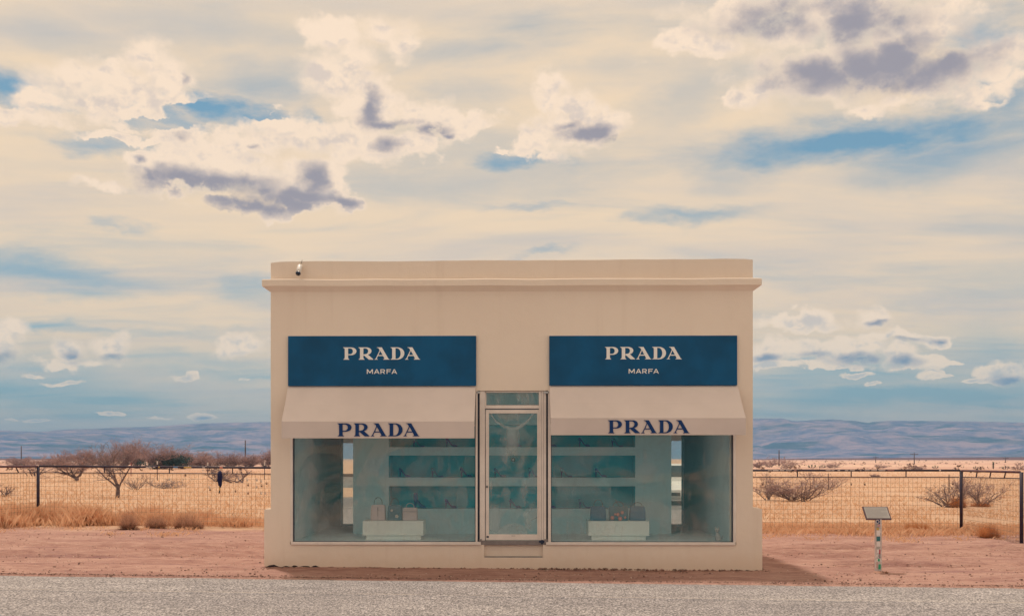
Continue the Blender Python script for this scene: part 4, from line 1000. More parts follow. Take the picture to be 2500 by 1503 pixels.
# shoes ------------------------------------------------------------
M['shoe_navy'] = mat('navy_patent_leather', (0.008, 0.045, 0.28), 0.5, spec=0.2)
M['shoe_teal'] = mat('dark_teal_suede', (0.008, 0.10, 0.32), 0.6, spec=0.2)
M['shoe_brown'] = mat('plum_brown_leather', (0.02, 0.05, 0.22), 0.5, spec=0.2)
def shoe_meshes(kind):
    """toe towards +x, length 0.21, heel about 0.105 high; returns [(part, MB)]"""
    L_, hh = 0.205, 0.10
    def sole_z(t): return hh * (1 - sstep(0.12, 0.68, t)) * (1.0 if t < 0.68 else 1.0) + 0.006
    parts = []
    sl = MB(); rings = []
    for i in range(11):
        t = i / 10; x = t * L_; z = float(sole_z(t)); w = 0.026 + 0.010 * math.sin(math.pi * min(1, max(0, (t - 0.2) / 0.9))); w *= (1.0 if t < 0.86 else max(0.25, 1 - (t - 0.86) / 0.14 * 0.8)); w *= (0.7 if t < 0.05 else 1)
        rings.append([(x, -w, z), (x, w, z), (x, w, z + 0.007), (x, -w, z + 0.007)])
    sl.loft(rings); parts.append(('sole', sl))
    he = MB(); hr = 0.010 if kind != 'boot' else 0.017
    he.tube([(0.024, 0, hh), (0.020, 0, hh * 0.55), (0.019, 0, 0.0)], [0.022, hr, hr * 0.75], 8); parts.append(('heel', he))
    up = MB(); rings = []
    if kind in ('pump', 'bow', 'chunky'):
        for i in range(13):
            t = i / 12; x = t * L_; z0 = float(sole_z(t)) + 0.005; w = 0.027 + 0.010 * math.sin(math.pi * min(1, max(0, (t - 0.2) / 0.9))); w *= (1.0 if t < 0.84 else max(0.18, 1 - (t - 0.84) / 0.16 * 0.85))
            ht = float(np.interp(t, [0, 0.08, 0.25, 0.45, 0.6, 0.68, 0.85, 1.0], [0.040, 0.052, 0.034, 0.022, 0.020, 0.040, 0.034, 0.008]))
            rings.append([(x, -w, z0), (x, w, z0), (x, w * 0.92, z0 + ht), (x, -w * 0.92, z0 + ht)])
        up.loft(rings); parts.append(('upper', up))
        if kind == 'bow':
            bw = MB(); bw.tube([(0.0, 0, hh + 0.058), (0.035, -0.02, hh + 0.058), (0.055, -0.02, hh + 0.045)], 0.006, 6); bw.tube([(0.005, 0, hh + 0.06), (0.03, 0.0, hh + 0.075)], 0.007, 6); bw.tube([(0.0, 0, hh + 0.06), (0.012, 0, hh + 0.02)], 0.010, 6); parts.append(('ankle_strap', bw))
    elif kind == 'sandal':
        for i in range(6):
            t = 0.66 + 0.34 * i / 5; x = t * L_; z0 = float(sole_z(t)) + 0.005; w = 0.034 * (1 - 0.5 * i / 5)
            rings.append([(x, -w, z0), (x, w, z0), (x, w * 0.9, z0 + 0.018), (x, -w * 0.9, z0 + 0.018)])
        up.loft(rings); parts.append(('toe_strap', up))
        st = MB(); st.tube([(0.006, 0, hh + 0.006), (-0.002, 0, hh + 0.050), (0.015, -0.028, hh + 0.060), (0.052, -0.026, hh + 0.038)], 0.0045, 6); st.tube([(0.0, 0, hh + 0.045), (0.02, 0.028, hh + 0.058), (0.05, 0.024, hh + 0.036)], 0.0045, 6)
        st.tube([(0.052, -0.026, hh + 0.038), (0.10, -0.030, 0.05), (0.14, -0.032, 0.02)], 0.0045, 6); parts.append(('ankle_strap', st))
    else:   # boot
        for (z, x0, x1, w) in ((0.10, 0.0, 0.085, 0.030), (0.14, -0.006, 0.072, 0.032), (0.20, -0.010, 0.060, 0.034), (0.262, -0.006, 0.058, 0.036)):
            rings.append([(x0, -w * 0.6, z), (x0 + 0.015, -w, z), (x1 - 0.015, -w, z), (x1, -w * 0.5, z), (x1, w * 0.5, z), (x1 - 0.015, w, z), (x0 + 0.015, w, z), (x0, w * 0.6, z)])
        up.loft(rings); parts.append(('shaft', up)); v = MB(); rings = []
        for i in range(9):
            t = 0.12 + 0.88 * i / 8; x = t * L_; z0 = float(sole_z(t)) + 0.005; w = 0.036 * (1.0 if t < 0.84 else max(0.3, 1 - (t - 0.84) / 0.16 * 0.7)); ht = float(np.interp(t, [0.1, 0.45, 0.6, 0.85, 1.0], [0.03, 0.065, 0.055, 0.036, 0.012]))
            rings.append([(x, -w, z0), (x, w, z0), (x, w * 0.8, z0 + ht), (x, -w * 0.8, z0 + ht)])
        v.loft(rings); parts.append(('vamp', v))
    return parts
SHOE = {k: [(n, b.mesh(n, True)) for n, b in shoe_meshes(k)] for k in ('pump', 'bow', 'chunky', 'sandal', 'boot')}
def shoe(kind, px, row, m, lab):
    Ysh = YS + 0.12
    X = fx(px, Ysh); z = sz(rows[row][0]) + 0.0015
    s = thing('high_heel_boot' if kind == 'boot' else 'high_heel_shoe', lab, 'boot' if kind == 'boot' else 'shoe', (X, Ysh, z), 'shoes on the shelves', rz=R(-4))
    for n, me in SHOE[kind]:
        o = bpy.data.objects.new(n, me.copy() if not me.materials else me.copy()); o.data.materials.clear(); o.data.materials.append(m); col.objects.link(o); o.parent = s
nv_, tl_, br_ = M['shoe_navy'], M['shoe_teal'], M['shoe_brown']
shoe('pump', 974, 1, nv_, 'navy court shoe on the middle shelf, first from the left pier')
shoe('sandal', 1053, 1, br_, 'strappy sandal on the middle shelf between two navy shoes')
shoe('bow', 1124, 1, nv_, 'navy ankle strap shoe on the middle shelf beside the left edge of the door')
shoe('pump', 1206, 1, br_, 'plum court shoe on the middle shelf behind the door glass')
shoe('sandal', 1290, 1, nv_, 'dark strappy sandal on the middle shelf by the right edge of the door glass')
shoe('sandal', 1368, 1, br_, 'thin brown strappy sandal on the middle shelf, first right of the door')
shoe('pump', 1452, 1, nv_, 'navy court shoe on the middle shelf, last to the right')
shoe('boot', 1011, 0, tl_, 'dark blue high heeled ankle boot on the bottom shelf behind the handbags')
shoe('pump', 1086, 0, nv_, 'navy court shoe on the bottom shelf between the boot and the door')
shoe('chunky', 1243, 0, br_, 'round toed dark court shoe on the bottom shelf behind the door glass')
shoe('pump', 1328, 0, nv_, 'navy court shoe on the bottom shelf half hidden by the door frame')
shoe('sandal', 1413, 0, tl_, 'teal slingback sandal on the bottom shelf left of the dark handbags')
shoe('sandal', 1008, 2, nv_, 'dark strappy sandal on the top shelf, first from the left pier')
shoe('pump', 1088, 2, nv_, 'dark court shoe on the top shelf near the left edge of the door')
shoe('bow', 1245, 2, nv_, 'dark ankle strap shoe on the top shelf behind the door glass')
shoe('pump', 1331, 2, tl_, 'dark teal shoe on the top shelf with only its toe clear of the door frame')
shoe('pump', 1412, 2, nv_, 'navy court shoe on the top shelf right of the door')
shoe('sandal', 1492, 2, nv_, 'dark sandal on the top shelf, last to the right')

# added stand-in for a reflected lens, and figurine in the window corner
xd, zd = at(1253, 1121.5, YS)
c = thing('lens_reflection', 'small round dark disc standing for a lens reflection behind the door glass under the top shelf', 'camera', (xd, YS - 0.001, zd - 0.03))
MB().tube([(0, 0.0, 0.03), (0, -0.018, 0.03)], 0.050, 20).build('reflection_ring', M['niche'], c, True)
MB().sphere((0, -0.018, 0.03), (0.041, 0.030, 0.041), 16, 10).build('reflection_dome', M['black'], c, True)
MB().tube([(0, -0.046, 0.03), (0, -0.050, 0.03)], 0.012, 12).build('lens', M['rim'], c)
MB().box(-0.008, 0.008, -0.004, 0.03, 0.07, sz(1111) - zd + 0.03 + 0.012).build('added_stem', M['niche'], c)
Yf = 0.30; xf, zf_ = at(1752, 1300, Yf)
c = thing('figurine', 'small white cat-like figurine with dark eyes in the right corner of the shop window', 'figurine', (xf, Yf, ZF + 0.001))
M['porcelain'] = mat('grey_white_porcelain', (0.55, 0.50, 0.50), 0.35, var=0.2, vscale=20)
b_ = MB(); b_.loft([[(0.045 * r * math.cos(a) + o, 0.04 * r * math.sin(a), z) for a in [2 * math.pi * i / 12 for i in range(12)]] for (r, o, z) in ((0.9, 0.01, 0), (1.0, 0.01, 0.02), (0.95, 0.006, 0.06), (0.7, 0.0, 0.10), (0.55, -0.006, 0.125))]); b_.build('body', M['porcelain'], c, True)
b_ = MB(); b_.sphere((-0.010, -0.006, 0.158), (0.040, 0.036, 0.036), 12, 8); b_.build('head', M['porcelain'], c, True)
for sx_ in (-1, 1):
    MB().tube([(-0.010 + sx_ * 0.024, -0.002, 0.182), (-0.010 + sx_ * 0.030, -0.002, 0.218)], [0.014, 0.002], 6).build('ear', M['porcelain'], c)
    MB().sphere((-0.010 + sx_ * 0.014, -0.040, 0.163), 0.006, 6, 4).build('eye', M['black'], c)
MB().sphere((-0.010, -0.042, 0.149), (0.006, 0.005, 0.004), 6, 4).build('nose', M['rose'], c)
MB().tube([(0.035, 0.02, 0.015), (0.07, 0.01, 0.03), (0.07, -0.01, 0.075)], [0.012, 0.011, 0.007], 6).build('tail', M['porcelain'], c)

# ------------------------------------------------------------------ fences
YF = 7.7
def g1(x, y): return float(gz(x, y))
WIRE = 0.0028
def wire_h(p0, p1, parent, r=WIRE, nm='wire'):
    return MB().tube([p0, p1], r, 4).build(nm, M['wire'], parent)
def fence(A, B, Cc, zt, zl, picks, side_picks, lab, side_sp, tops, extra_post=False):
    """A inner end at the shop, B corner post, C near end; each (x, y). zt(x) top rail height, zl lower rail"""
    f = thing('wire_fence', lab, 'fence', (0, 0, 0), 'pipe and wire mesh fences beside the shop')
    sgn = 1 if B[0] > A[0] else -1
    top = lambda p: (p[0], p[1], zt(p))
    lo = lambda p: (p[0], p[1], zl(p))
    r_t, r_l = 0.025, 0.011
    MB().tube([(A[0], A[1], zt(A)), (B[0] - sgn * 0.03, B[1], zt(B))], r_t, 10).build('top_rail', M['dark'], f, True)
    MB().tube([(A[0], A[1], zl(A)), (B[0] - sgn * 0.05, B[1], zl(B))], r_l, 8).build('lower_rail', M['dark'], f, True)
    MB().tube([(B[0], B[1], g1(*B) - 0.1), (B[0], B[1], zt(B) + 0.005)], 0.036, 12).build('corner_post', M['dark'], f, True)
    MB().tube([(B[0], B[1] - 0.03, zt(B) - 0.005), (Cc[0], Cc[1], zt(Cc))], r_t, 10).build('top_rail', M['rust'], f, True)
    MB().tube([(B[0], B[1] - 0.03, zl(B)), (Cc[0], Cc[1], zl(Cc))], r_l, 8).build('lower_rail', M['dark'], f, True)
    if extra_post: MB().tube([(Cc[0], Cc[1] - 0.06, g1(*Cc) - 0.1), (Cc[0], Cc[1] - 0.06, zt(Cc))], 0.036, 12).build('end_post', M['dark'], f, True)
    for px in picks:
        x = fx(px, A[1]); t = (x - A[0]) / (B[0] - A[0]); z0 = zl(A) + (zl(B) - zl(A)) * t; z1 = zt(A) + (zt(B) - zt(A)) * t
        MB().tube([(x, A[1], z0 + r_l * 0.5), (x, A[1], z1 - r_t * 0.6)], 0.013, 6).build('strut', M['dark'], f)
    for t in side_picks:
        p = [B[i] + (Cc[i] - B[i]) * t for i in (0, 1)]; q = [B[i] + (Cc[i] - B[i]) * (t + 0.02) for i in (0, 1)]
        MB().tube([(p[0], p[1], zl(p) + r_l * 0.5), (q[0], q[1], zt(q) - r_t * 0.6)], 0.013, 6).build('strut', M['dark'], f)
    # mesh: verticals share one mesh each panel
    n = int(abs(B[0] - A[0]) / 0.1016)
    me = None
    for i in range(n):
        x = A[0] + sgn * (0.06 + 0.1016 * i); g0 = g1(x, A[1]) + 0.02
        t = (x - A[0]) / (B[0] - A[0]); z1 = zl(A) + (zl(B) - zl(A)) * t
        if me is None: me = MB().tube([(0, 0, 0), (0, 0, 1)], WIRE, 4).mesh('wire'); me.materials.append(M['wire'])
        o = bpy.data.objects.new('wire', me); col.objects.link(o); o.parent = f; o.location = (x, A[1] - 0.004, g0); o.scale = (1, 1, z1 - g0)
        o.rotation_euler = (0, R(random.uniform(-0.25, 0.25)), 0)
    for j in range(13):
        t = j / 12.5
        za = g1(*A) + 0.02 + (zl(A) - g1(*A)) * t; zb = g1(*B) + 0.02 + (zl(B) - g1(*B)) * t
        wire_h((A[0], A[1] - 0.010, za), (B[0], B[1] - 0.010, zb), f)
        pa_, pb_ = (B[0] - sgn * 0.0, B[1] - 0.06), (Cc[0], Cc[1])
        zc = g1(*Cc) + 0.02 + (zl(Cc) - g1(*Cc)) * t
        wire_h((pa_[0], pa_[1], zb), (pb_[0], pb_[1], zc), f)
    L_ = math.hypot(Cc[0] - B[0], Cc[1] - B[1]); m_ = int(L_ / side_sp)
    for i in range(1, m_):
        t = i / m_; x = B[0] + (Cc[0] - B[0]) * t; y = B[1] + (Cc[1] - B[1]) * t; g0 = g1(x, y) + 0.02
        o = bpy.data.objects.new('wire', me); col.objects.link(o); o.parent = f; o.location = (x, y, g0); o.scale = (1, 1, zl((x, y)) - g0)
    return f
def zlin(z0, z1, x0, x1): return lambda p: z0 + (z1 - z0) * min(1.15, max(-0.1, (p[0] - x0) / (x1 - x0)))
# left fence
A = (-3.72, YF); Bp = (fx(93, YF), YF); Cp = (-12.3, 3.9)
zA, zB = fz(1142, YF), fz(1137.5, YF)
zlA, zlB = fz(1157, YF), fz(1153, YF)
Lf = fence(A, Bp, Cp, zlin(zA, zB, fx(661, YF), Bp[0]), zlin(zlA, zlB, fx(661, YF), Bp[0]), (255, 413.5, 568), (0.14, 0.29, 0.44, 0.6, 0.75, 0.9), 'wire mesh fence with navy pipe rails left of the shop, hung with padlocks', 0.085, None)
A2_ = (3.72, YF); B2_ = (fx(2347, YF), YF); C2_ = (fx(2490, 4.75), 4.75)
zA, zB = fz(1147.5, YF), fz(1147.5, YF)
zlA, zlB = fz(1163.5, YF), fz(1164.5, YF)
zt_r = lambda p: (zA if p[1] > YF - 0.01 else zB + (fz(1151.5, 4.75) - zB) * (YF - p[1]) / (YF - 4.75))
zl_r = lambda p: (zlA if p[1] > YF - 0.01 else zlB + (fz(1167, 4.75) - zlB) * (YF - p[1]) / (YF - 4.75))
Rf = fence(A2_, B2_, C2_, zt_r, zl_r, (1947, 2078, 2212), (0.28, 0.52, 0.76), 'wire mesh fence with dark pipe rails right of the shop, running behind the plaque', 0.0675, None, True)
# the right fence goes on towards the road beyond its second post
pE = (C2_[0] + 3.2, 4.6)
MB().tube([(C2_[0] + 0.06, C2_[1] - 0.06, zt_r(C2_)), (pE[0], pE[1], zt_r(C2_))], 0.025, 10).build('top_rail', M['rust'], Rf, True)
MB().tube([(C2_[0] + 0.06, C2_[1] - 0.06, zl_r(C2_)), (pE[0], pE[1], zl_r(C2_))], 0.014, 8).build('lower_rail', M['dark'], Rf, True)
# steel stakes along the mesh
def stake(px, pyt, pyb, m, f, tip=None):
    x, z1 = at(px, pyt, YF + 0.03); _, z0 = at(px, pyb, YF + 0.03)
    MB().box(x - 0.007, x + 0.007, YF + 0.022, YF + 0.036, z0, z1).build('stake', m, f)
    if tip: MB().box(x - 0.012, x + 0.012, YF + 0.020, YF + 0.042, z1 + 0.001, z1 + 0.075).build('stake_tip', tip, f)
stake(384, 1133, 1172, M['rust'], Lf, M['white']); stake(507, 1136, 1158, M['rust'], Lf, M['white']); stake(646, 1136, 1170, M['wood'], Lf, M['white'])
M['redp'] = mat('red_paint', (0.30, 0.02, 0.04), 0.6)
stake(320, 1129, 1162, M['redp'], Lf)
stake(2022, 1155, 1195, M['dark'], Rf); stake(2317, 1158, 1203, M['wood'], Rf)
# stickers and scrawls on the top rails
M['yel'] = mat('yellow_sticker', (0.55, 0.36, 0.10), 0.6); M['sal'] = mat('salmon_sticker', (0.62, 0.22, 0.15), 0.6); M['blu'] = mat('blue_sticker', (0.05, 0.16, 0.35), 0.6); M['wht'] = mat('white_sticker', (0.8, 0.74, 0.72), 0.6)
M['pst'] = mat('weathered_white_post', (0.62, 0.56, 0.54), 0.7, var=0.25, vscale=20); M['grn'] = mat('green_sticker', (0.03, 0.36, 0.20), 0.6); M['red'] = mat('red_sticker', (0.45, 0.03, 0.07), 0.6); M['pnk'] = mat('pink_sticker', (0.55, 0.28, 0.27), 0.6); M['gry'] = mat('grey_sticker', (0.42, 0.40, 0.38), 0.6); M['tea'] = mat('teal_sticker', (0.03, 0.17, 0.20), 0.6); M['nvy'] = mat('navy_sticker', (0.012, 0.02, 0.09), 0.5)
def rail_sticker(f, ztf, px0, px1, m, h=0.034, nm='sticker'):
    x0, x1 = fx(px0, YF), fx(px1, YF); zc = ztf(((x0 + x1) / 2, YF))
    rings = []
    for x in (x0, x1): rings.append([(x, YF - 0.0275 * math.cos(a), zc + 0.0275 * math.sin(a)) for a in np.linspace(-h / 0.050, h / 0.050, 5)] + [(x, YF - 0.0245 * math.cos(a), zc + 0.0245 * math.sin(a)) for a in np.linspace(h / 0.050, -h / 0.050, 5)])
    return MB().loft([r[::-1] for r in rings] if x1 > x0 else rings).build(nm, m, f)
ztL = zlin(fz(1142, YF), fz(1137.5, YF), fx(661, YF), fx(93, YF)); ztR = lambda p: fz(1147.5, YF)
for a, b2, m in ((449.5, 468, M['yel']), (424, 435, M['blu']), (537, 544.5, M['sal']), (387, 391, M['yel'])): rail_sticker(Lf, ztL, a, b2, m)
for a, b2 in ((357, 364), (365, 371), (374, 380), (495, 501)): rail_sticker(Lf, ztL, a, b2, M['wht'], 0.014, 'scrawl')
for a, b2 in ((1874, 1884), (1886, 1900), (1903, 1914), (1918, 1932), (1938, 1944), (2015, 2027), (2029, 2036), (2044, 2050), (2062, 2070), (2074, 2086), (2098, 2102), (2110, 2122), (2126, 2140), (2144, 2160), (2166, 2182)): rail_sticker(Rf, ztR, a, b2, M['wht'] if (a % 3) else M['pnk'], random.choice((0.010, 0.014, 0.018)), 'scrawl')
rail_sticker(Rf, ztR, 2292, 2296, M['wht'])

# padlocks and the hanging cloth
pl = MB(); pl.bbox(-0.020, 0.020, -0.010, 0.010, -0.052, -0.018, 0.004); pl.tube([(-0.013, 0, -0.02)] + [(-0.013 * math.cos(t), 0, 0.0 + 0.016 * math.sin(t)) for t in np.linspace(0, math.pi, 6)] + [(0.013, 0, -0.02)], 0.0035, 6)
lock_me = pl.mesh('padlock')
locks = [(604, 1170, 0, 'highest small steel padlock left of the shop, upper of the column nearest the navy cloth'), (606, 1182, 1, 'dark padlock in the middle of the column of three, left fence'), (606, 1202, 1, 'dark padlock lowest in the column of three, left fence'),
         (627, 1170, 0, 'steel padlock highest in the column of two, two wires from the shop wall'), (627, 1187, 0, 'steel padlock lower in the column of two, two wires from the shop wall'), (638, 1173, 0, 'steel padlock highest in the column one wire left of the shop wall'),
         (639, 1184, 1, 'dark padlock in the middle of the column near the shop wall'), (638, 1202, 0, 'bright ring-like padlock lowest in the column near the shop wall'), (648, 1202, 0, 'bright ring-like padlock low on the wire nearest the shop wall'), (651, 1178, 1, 'dark padlock high on the wire nearest the shop wall'),
         (575, 1197, 1, 'lone black padlock just right of the navy cloth on the left fence'), (414, 1168, 0, 'small pale padlock under the blue sticker on the left fence'), (511, 1188, 0, 'small pale padlock left of the navy cloth'), (513, 1193, 1, 'small brown padlock left of the navy cloth, under a pale one'), (453, 1158, 1, 'dark padlock on the lower rail below the yellow sticker'),
         (2078, 1180, 1, 'dark padlock below the middle strut of the right fence'), (2111, 1180, 1, 'tiny padlock on the right fence, right of the one under the strut'), (1862, 1180, 1, 'dark padlock on the right fence beside the shop wall'), (1992, 1186, 0, 'pale padlock in front of the wide shrub on the right fence'), (1938, 1208, 0, 'pale padlock low in front of the wide shrub on the right fence'), (2326, 1179, 1, 'dark padlock on the right fence left of its corner post')]
for i, (px, py, k_, lb) in enumerate(locks):
    x, z = at(px, py, YF - 0.02)
    me = lock_me.copy(); me.materials.append(M['lock'] if k_ else M['locks'])
    o = link('padlock', me, None, None, (x, YF - 0.024, z + 0.015)); o.rotation_euler = (0, 0, R(random.uniform(-40, 40)))
    tag(o, lb, 'padlock', 'padlocks on the wire fences')
x, z = at(537.5, 1153, YF - 0.02)
c = thing('hanging_cloth', 'long navy cloth knotted over the lower rail of the left fence with keys dangling', 'cloth', (x, YF - 0.035, fz(1205, YF)))
z0 = fz(1205, YF)
H_ = fz(1152, YF) - z0
b_ = MB(); b_.tube([(0.0, 0.03, H_ + 0.01), (0.005, -0.012, H_ + 0.012), (0.02, -0.02, H_ - 0.06), (0.022, -0.018, H_ * 0.7), (0.016, -0.014, H_ * 0.42), (0.006, -0.01, H_ * 0.30)], [0.02, 0.034, 0.040, 0.036, 0.034, 0.018], 8)
b_.tube([(-0.02, 0.02, H_), (-0.026, -0.022, H_ - 0.02), (-0.024, -0.02, H_ * 0.6), (-0.015, -0.012, H_ * 0.38)], [0.018, 0.024, 0.026, 0.018], 8)
b_.each('cloth', M['cloth'], c, True)
MB().tube([(-0.004, -0.012, H_ * 0.34), (-0.006, -0.012, H_ * 0.16)], [0.016, 0.012], 6).build('ring', M['yel'], c)
MB().tube([(-0.006, -0.012, H_ * 0.17), (-0.012, -0.014, H_ * 0.03)], [0.012, 0.020], 6).build('key', M['black'], c)

# ------------------------------------------------------------------ the plaque on its stickered post
bx_, by_ = ground(2144, 1394, -0.02)
bz_ = g1(bx_, by_)
p = thing('information_plaque', 'tilted grey information plaque on a short post covered in stickers', 'plaque', (bx_, by_, bz_))
pw = 13.0 * (by_ - CAM_Y) / F / 2
zp_top = fz(1266, by_, 2144) - bz_
MB().bbox(-pw, pw, -pw, pw, -0.05, zp_top, 0.004).build('post', M['pst'], p)
x0, zb = at(2115, 1266.5, by_ - 0.04); x1, _ = at(2177, 1266.5, by_ - 0.04)
yb = by_ - 0.04; yt = by_ + 0.13
zt3 = fz(1235.5, yt, 2137)
def inc(u, t, off=0.0):      # u across 0..1, t up the slope 0..1
    nrm = Vector((0, -(zt3 - zb), (yt - yb))).normalized()
    q = Vector((x0 + (x1 - x0) * u - bx_, yb + (yt - yb) * t - by_, zb + (zt3 - zb) * t - bz_)) + nrm * off
    return tuple(q)
def slabq(u0, u1, t0, t1, o0, o1):
    b = MB(); vs = [inc(u0, t0, o0), inc(u1, t0, o0), inc(u1, t1, o0), inc(u0, t1, o0), inc(u0, t0, o1), inc(u1, t0, o1), inc(u1, t1, o1), inc(u0, t1, o1)]
    return b.add(vs, [(0,3,2,1),(4,5,6,7),(0,1,5,4),(1,2,6,5),(2,3,7,6),(3,0,4,7)])
slabq(0, 1, 0, 1, -0.02, 0.0).build('frame', M['plaqueframe'], p)
slabq(0.045, 0.955, 0.075, 0.94, 0.0003, 0.004).build('panel', M['plaque'], p)
for i in range(9):
    t = 0.83 - i * 0.083
    slabq(0.08, 0.92 - (0.25 if i in (3, 8) else 0.04 * random.random()), t - 0.012, t + 0.010, 0.0042, 0.0052).build('text_line', M['print'], p)
yst = -pw
stk = [(2136.3, 2148.6, 1267, 1278, 'nvy', 0), (2137.5, 2147, 1279, 1287, 'gry', 0), (2142, 2149, 1279, 1285, 'pnk', 1), (2137, 2146, 1286, 1293, 'yel', 0), (2137, 2148.5, 1294, 1306, 'wht', 0), (2137, 2149, 1308.5, 1320, 'tea', 0), (2136.6, 2140, 1321, 1328, 'red', 0),
       (2138, 2149, 1322, 1333, 'wht', 1), (2139, 2148, 1333, 1340, 'gry', 0), (2137, 2140, 1340, 1346, 'nvy', 0), (2141, 2146, 1340, 1349, 'wht', 0), (2146, 2149.4, 1340, 1352, 'red', 0), (2137.5, 2149, 1351, 1361, 'nvy', 0), (2139, 2147, 1352, 1360, 'wht', 1), (2138, 2150, 1362, 1370, 'wht', 0), (2143, 2148, 1363, 1369, 'grn', 1), (2138, 2142.5, 1371, 1385, 'pnk', 0), (2144.5, 2150.3, 1376, 1389, 'grn', 0)]
for i, (a, b2, c0, c1, mk, lvl) in enumerate(stk):
    xa, za = at(a, c1, by_ - pw); xb, zb_ = at(b2, c0, by_ - pw)
    xa = max(-pw + 0.0005, xa - bx_); xb = min(pw - 0.0005, xb - bx_)
    if xb <= xa: continue
    k_ = 0.0012 * (lvl + 1)
    MB().prism([(xa, za - bz_), (xb, za - bz_ + 0.003 * (i % 3 - 1)), (xb, zb_ - bz_), (xa, zb_ - bz_ + 0.003 * ((i + 1) % 3 - 1))], -pw - k_, -pw - 0.0002).build('sticker', M[mk], p)
xa, za = at(2142.3, 1272.5, by_ - pw)
for r, k_, mm in ((0.027, 0.0022, 'wht'), (0.019, 0.0030, 'nvy')):
    MB().prism([(xa - bx_ + r * math.cos(t), za - bz_ + r * math.sin(t)) for t in np.linspace(0, 2 * math.pi, 17)[:-1]], -pw - k_, -pw - 0.0014).build('round_sticker', M[mm], p)
xa, za = at(2145, 1356, by_ - pw)
MB().prism([(xa - bx_ + 0.016 * math.cos(t), za - bz_ + 0.016 * math.sin(t)) for t in np.linspace(0, 2 * math.pi, 15)[:-1]], -pw - 0.0040, -pw - 0.0026).build('round_sticker', M['gry'], p)

# ------------------------------------------------------------------ plants
def shrub_geo(seed, h, w, nstem, levels=3, spread=1.0, rad=0.03, tw=0.006, dens=1.0, upright=0.4, trunk=0.0):
    rd = random.Random(seed); st, tg = MB(), MB()
    def grow(p, d, L_, r, lev):
        pts = [p]; seg = 3 if lev > 0 else 4; q = p.copy(); dd = d.copy()
        for i in range(seg):
            dd = (dd + Vector((rd.uniform(-1, 1), rd.uniform(-1, 1), rd.uniform(-0.6, 1) * upright)) * 0.33).normalized()
            q = q + dd * (L_ / seg); pts.append(q.copy())
        rads = [max(tw * 0.55, r * (1 - 0.62 * i / seg)) for i in range(seg + 1)]
        (st if lev < 2 else tg).tube(pts, rads, 5 if lev < 1 else (4 if lev == 1 else 3), cap=False)
        if lev >= levels: return
        nch = max(2, int((rd.uniform(3, 5) if lev == 0 else rd.uniform(3.2, 5.5)) * dens))
        for c_ in range(nch):
            t = rd.uniform(0.25 if trunk else 0.06, 1.0); k_ = min(seg - 1, int(t * seg)); b0 = pts[k_].lerp(pts[k_ + 1], t * seg - k_)
            ax = Vector((rd.uniform(-1, 1), rd.uniform(-1, 1), rd.uniform(-0.25, 0.8))).normalized()
            nd = (dd * 0.55 + ax * 0.85).normalized()
            grow(b0, nd, L_ * rd.uniform(0.42, 0.68), max(tw, rads[k_] * 0.55), lev + 1)
    for s_ in range(nstem):
        a = rd.uniform(0, 2 * math.pi); e = rd.uniform(0.25, 1.0) * spread
        d0 = Vector((math.cos(a) * e * w / h, math.sin(a) * e * w / h * 0.7, 1.0)).normalized()
        base = Vector((rd.uniform(-0.08, 0.08) * w, rd.uniform(-0.08, 0.08) * w, 0))
        if trunk:
            base = Vector((0, 0, trunk * rd.uniform(0.35, 1.0)))
        grow(base, d0, h * rd.uniform(0.45, 0.66) * (1.0 + 0.45 * e * max(0.0, w / h - 0.8)), rad * rd.uniform(0.6, 1.1), 0)
    if trunk: st.tube([(0, 0, -0.05), (0.02, 0, trunk * 0.5), (0.0, 0, trunk)], [rad * 2.3, rad * 1.9, rad * 1.6], 7)
    return st, tg
def fit(meshes, h, w):
    vs = [v for b in meshes for v in b.v]
    zs = max(v[2] for v in vs); xs = sorted(abs(v[0]) for v in vs)[int(len(vs) * 0.985)]
    sz_, sx_ = h / zs, (w / 2) / xs
    for b in meshes: b.v = [(v[0] * sx_, v[1] * (0.5 * sx_ + 0.5 * sz_), v[2] * sz_ if v[2] > 0 else v[2]) for v in b.v]
def shrub(px, pyb, hpx, wpx, lab, seed, m=('twig', 'twigred'), nstem=7, dens=1.0, levels=3, rad=0.03, tw=0.006, name='bare_shrub', trunk=0.0, upright=0.4, spread=1.0):
    x, y = ground(px, pyb, 0.0); z = g1(x, y); x, y = ground(px, pyb, z)
    d = -x * ST + (y - CAM_Y) * CT; h = hpx * d / F; w = wpx * d / F
    s = thing(name, lab, 'tree' if trunk else 'shrub', (x, y, z - 0.02), 'bare mesquite shrubs on the plain')
    st, tg = shrub_geo(seed, h, w, nstem, levels, spread, rad, tw, dens, upright, trunk * h)
    fit((st, tg), h, w)
    st.build('trunk' if trunk else 'stems', M[m[0]], s); tg_ = tg.build('twigs', M[m[1]], s); tg_['kind'] = 'stuff'
    return s
# left side
shrub(287, 1213, 140, 150, 'bare mesquite tree with a dark short trunk standing behind the left fence', 11, ('twig', 'twiggrey'), 6, 1.0, 3, 0.035, 0.006, 'mesquite_tree', 0.22, 0.6)
shrub(187, 1174, 78, 150, 'bare reddish mesquite with a dark trunk behind the left fence, left of the lone tree', 12, ('twig', 'twigred'), 8, 1.15, 3, 0.05, 0.010, 'mesquite_tree', 0.2, 0.5)
shrub(80, 1162, 50, 90, 'small bare shrub behind the left corner post', 13, ('twig', 'twigred'), 7, 1.0, 3, 0.04, 0.010)
shrub(410, 1192, 36, 108, 'low grey scrub bush behind the fence, right of the lone tree', 14, ('twiggrey', 'twiggrey'), 18, 1.0, 2, 0.014, 0.006)
shrub(330, 1195, 45, 70, 'grey scrub bush beside the foot of the lone tree', 15, ('twiggrey', 'twiggrey'), 12, 1.0, 2, 0.014, 0.006)
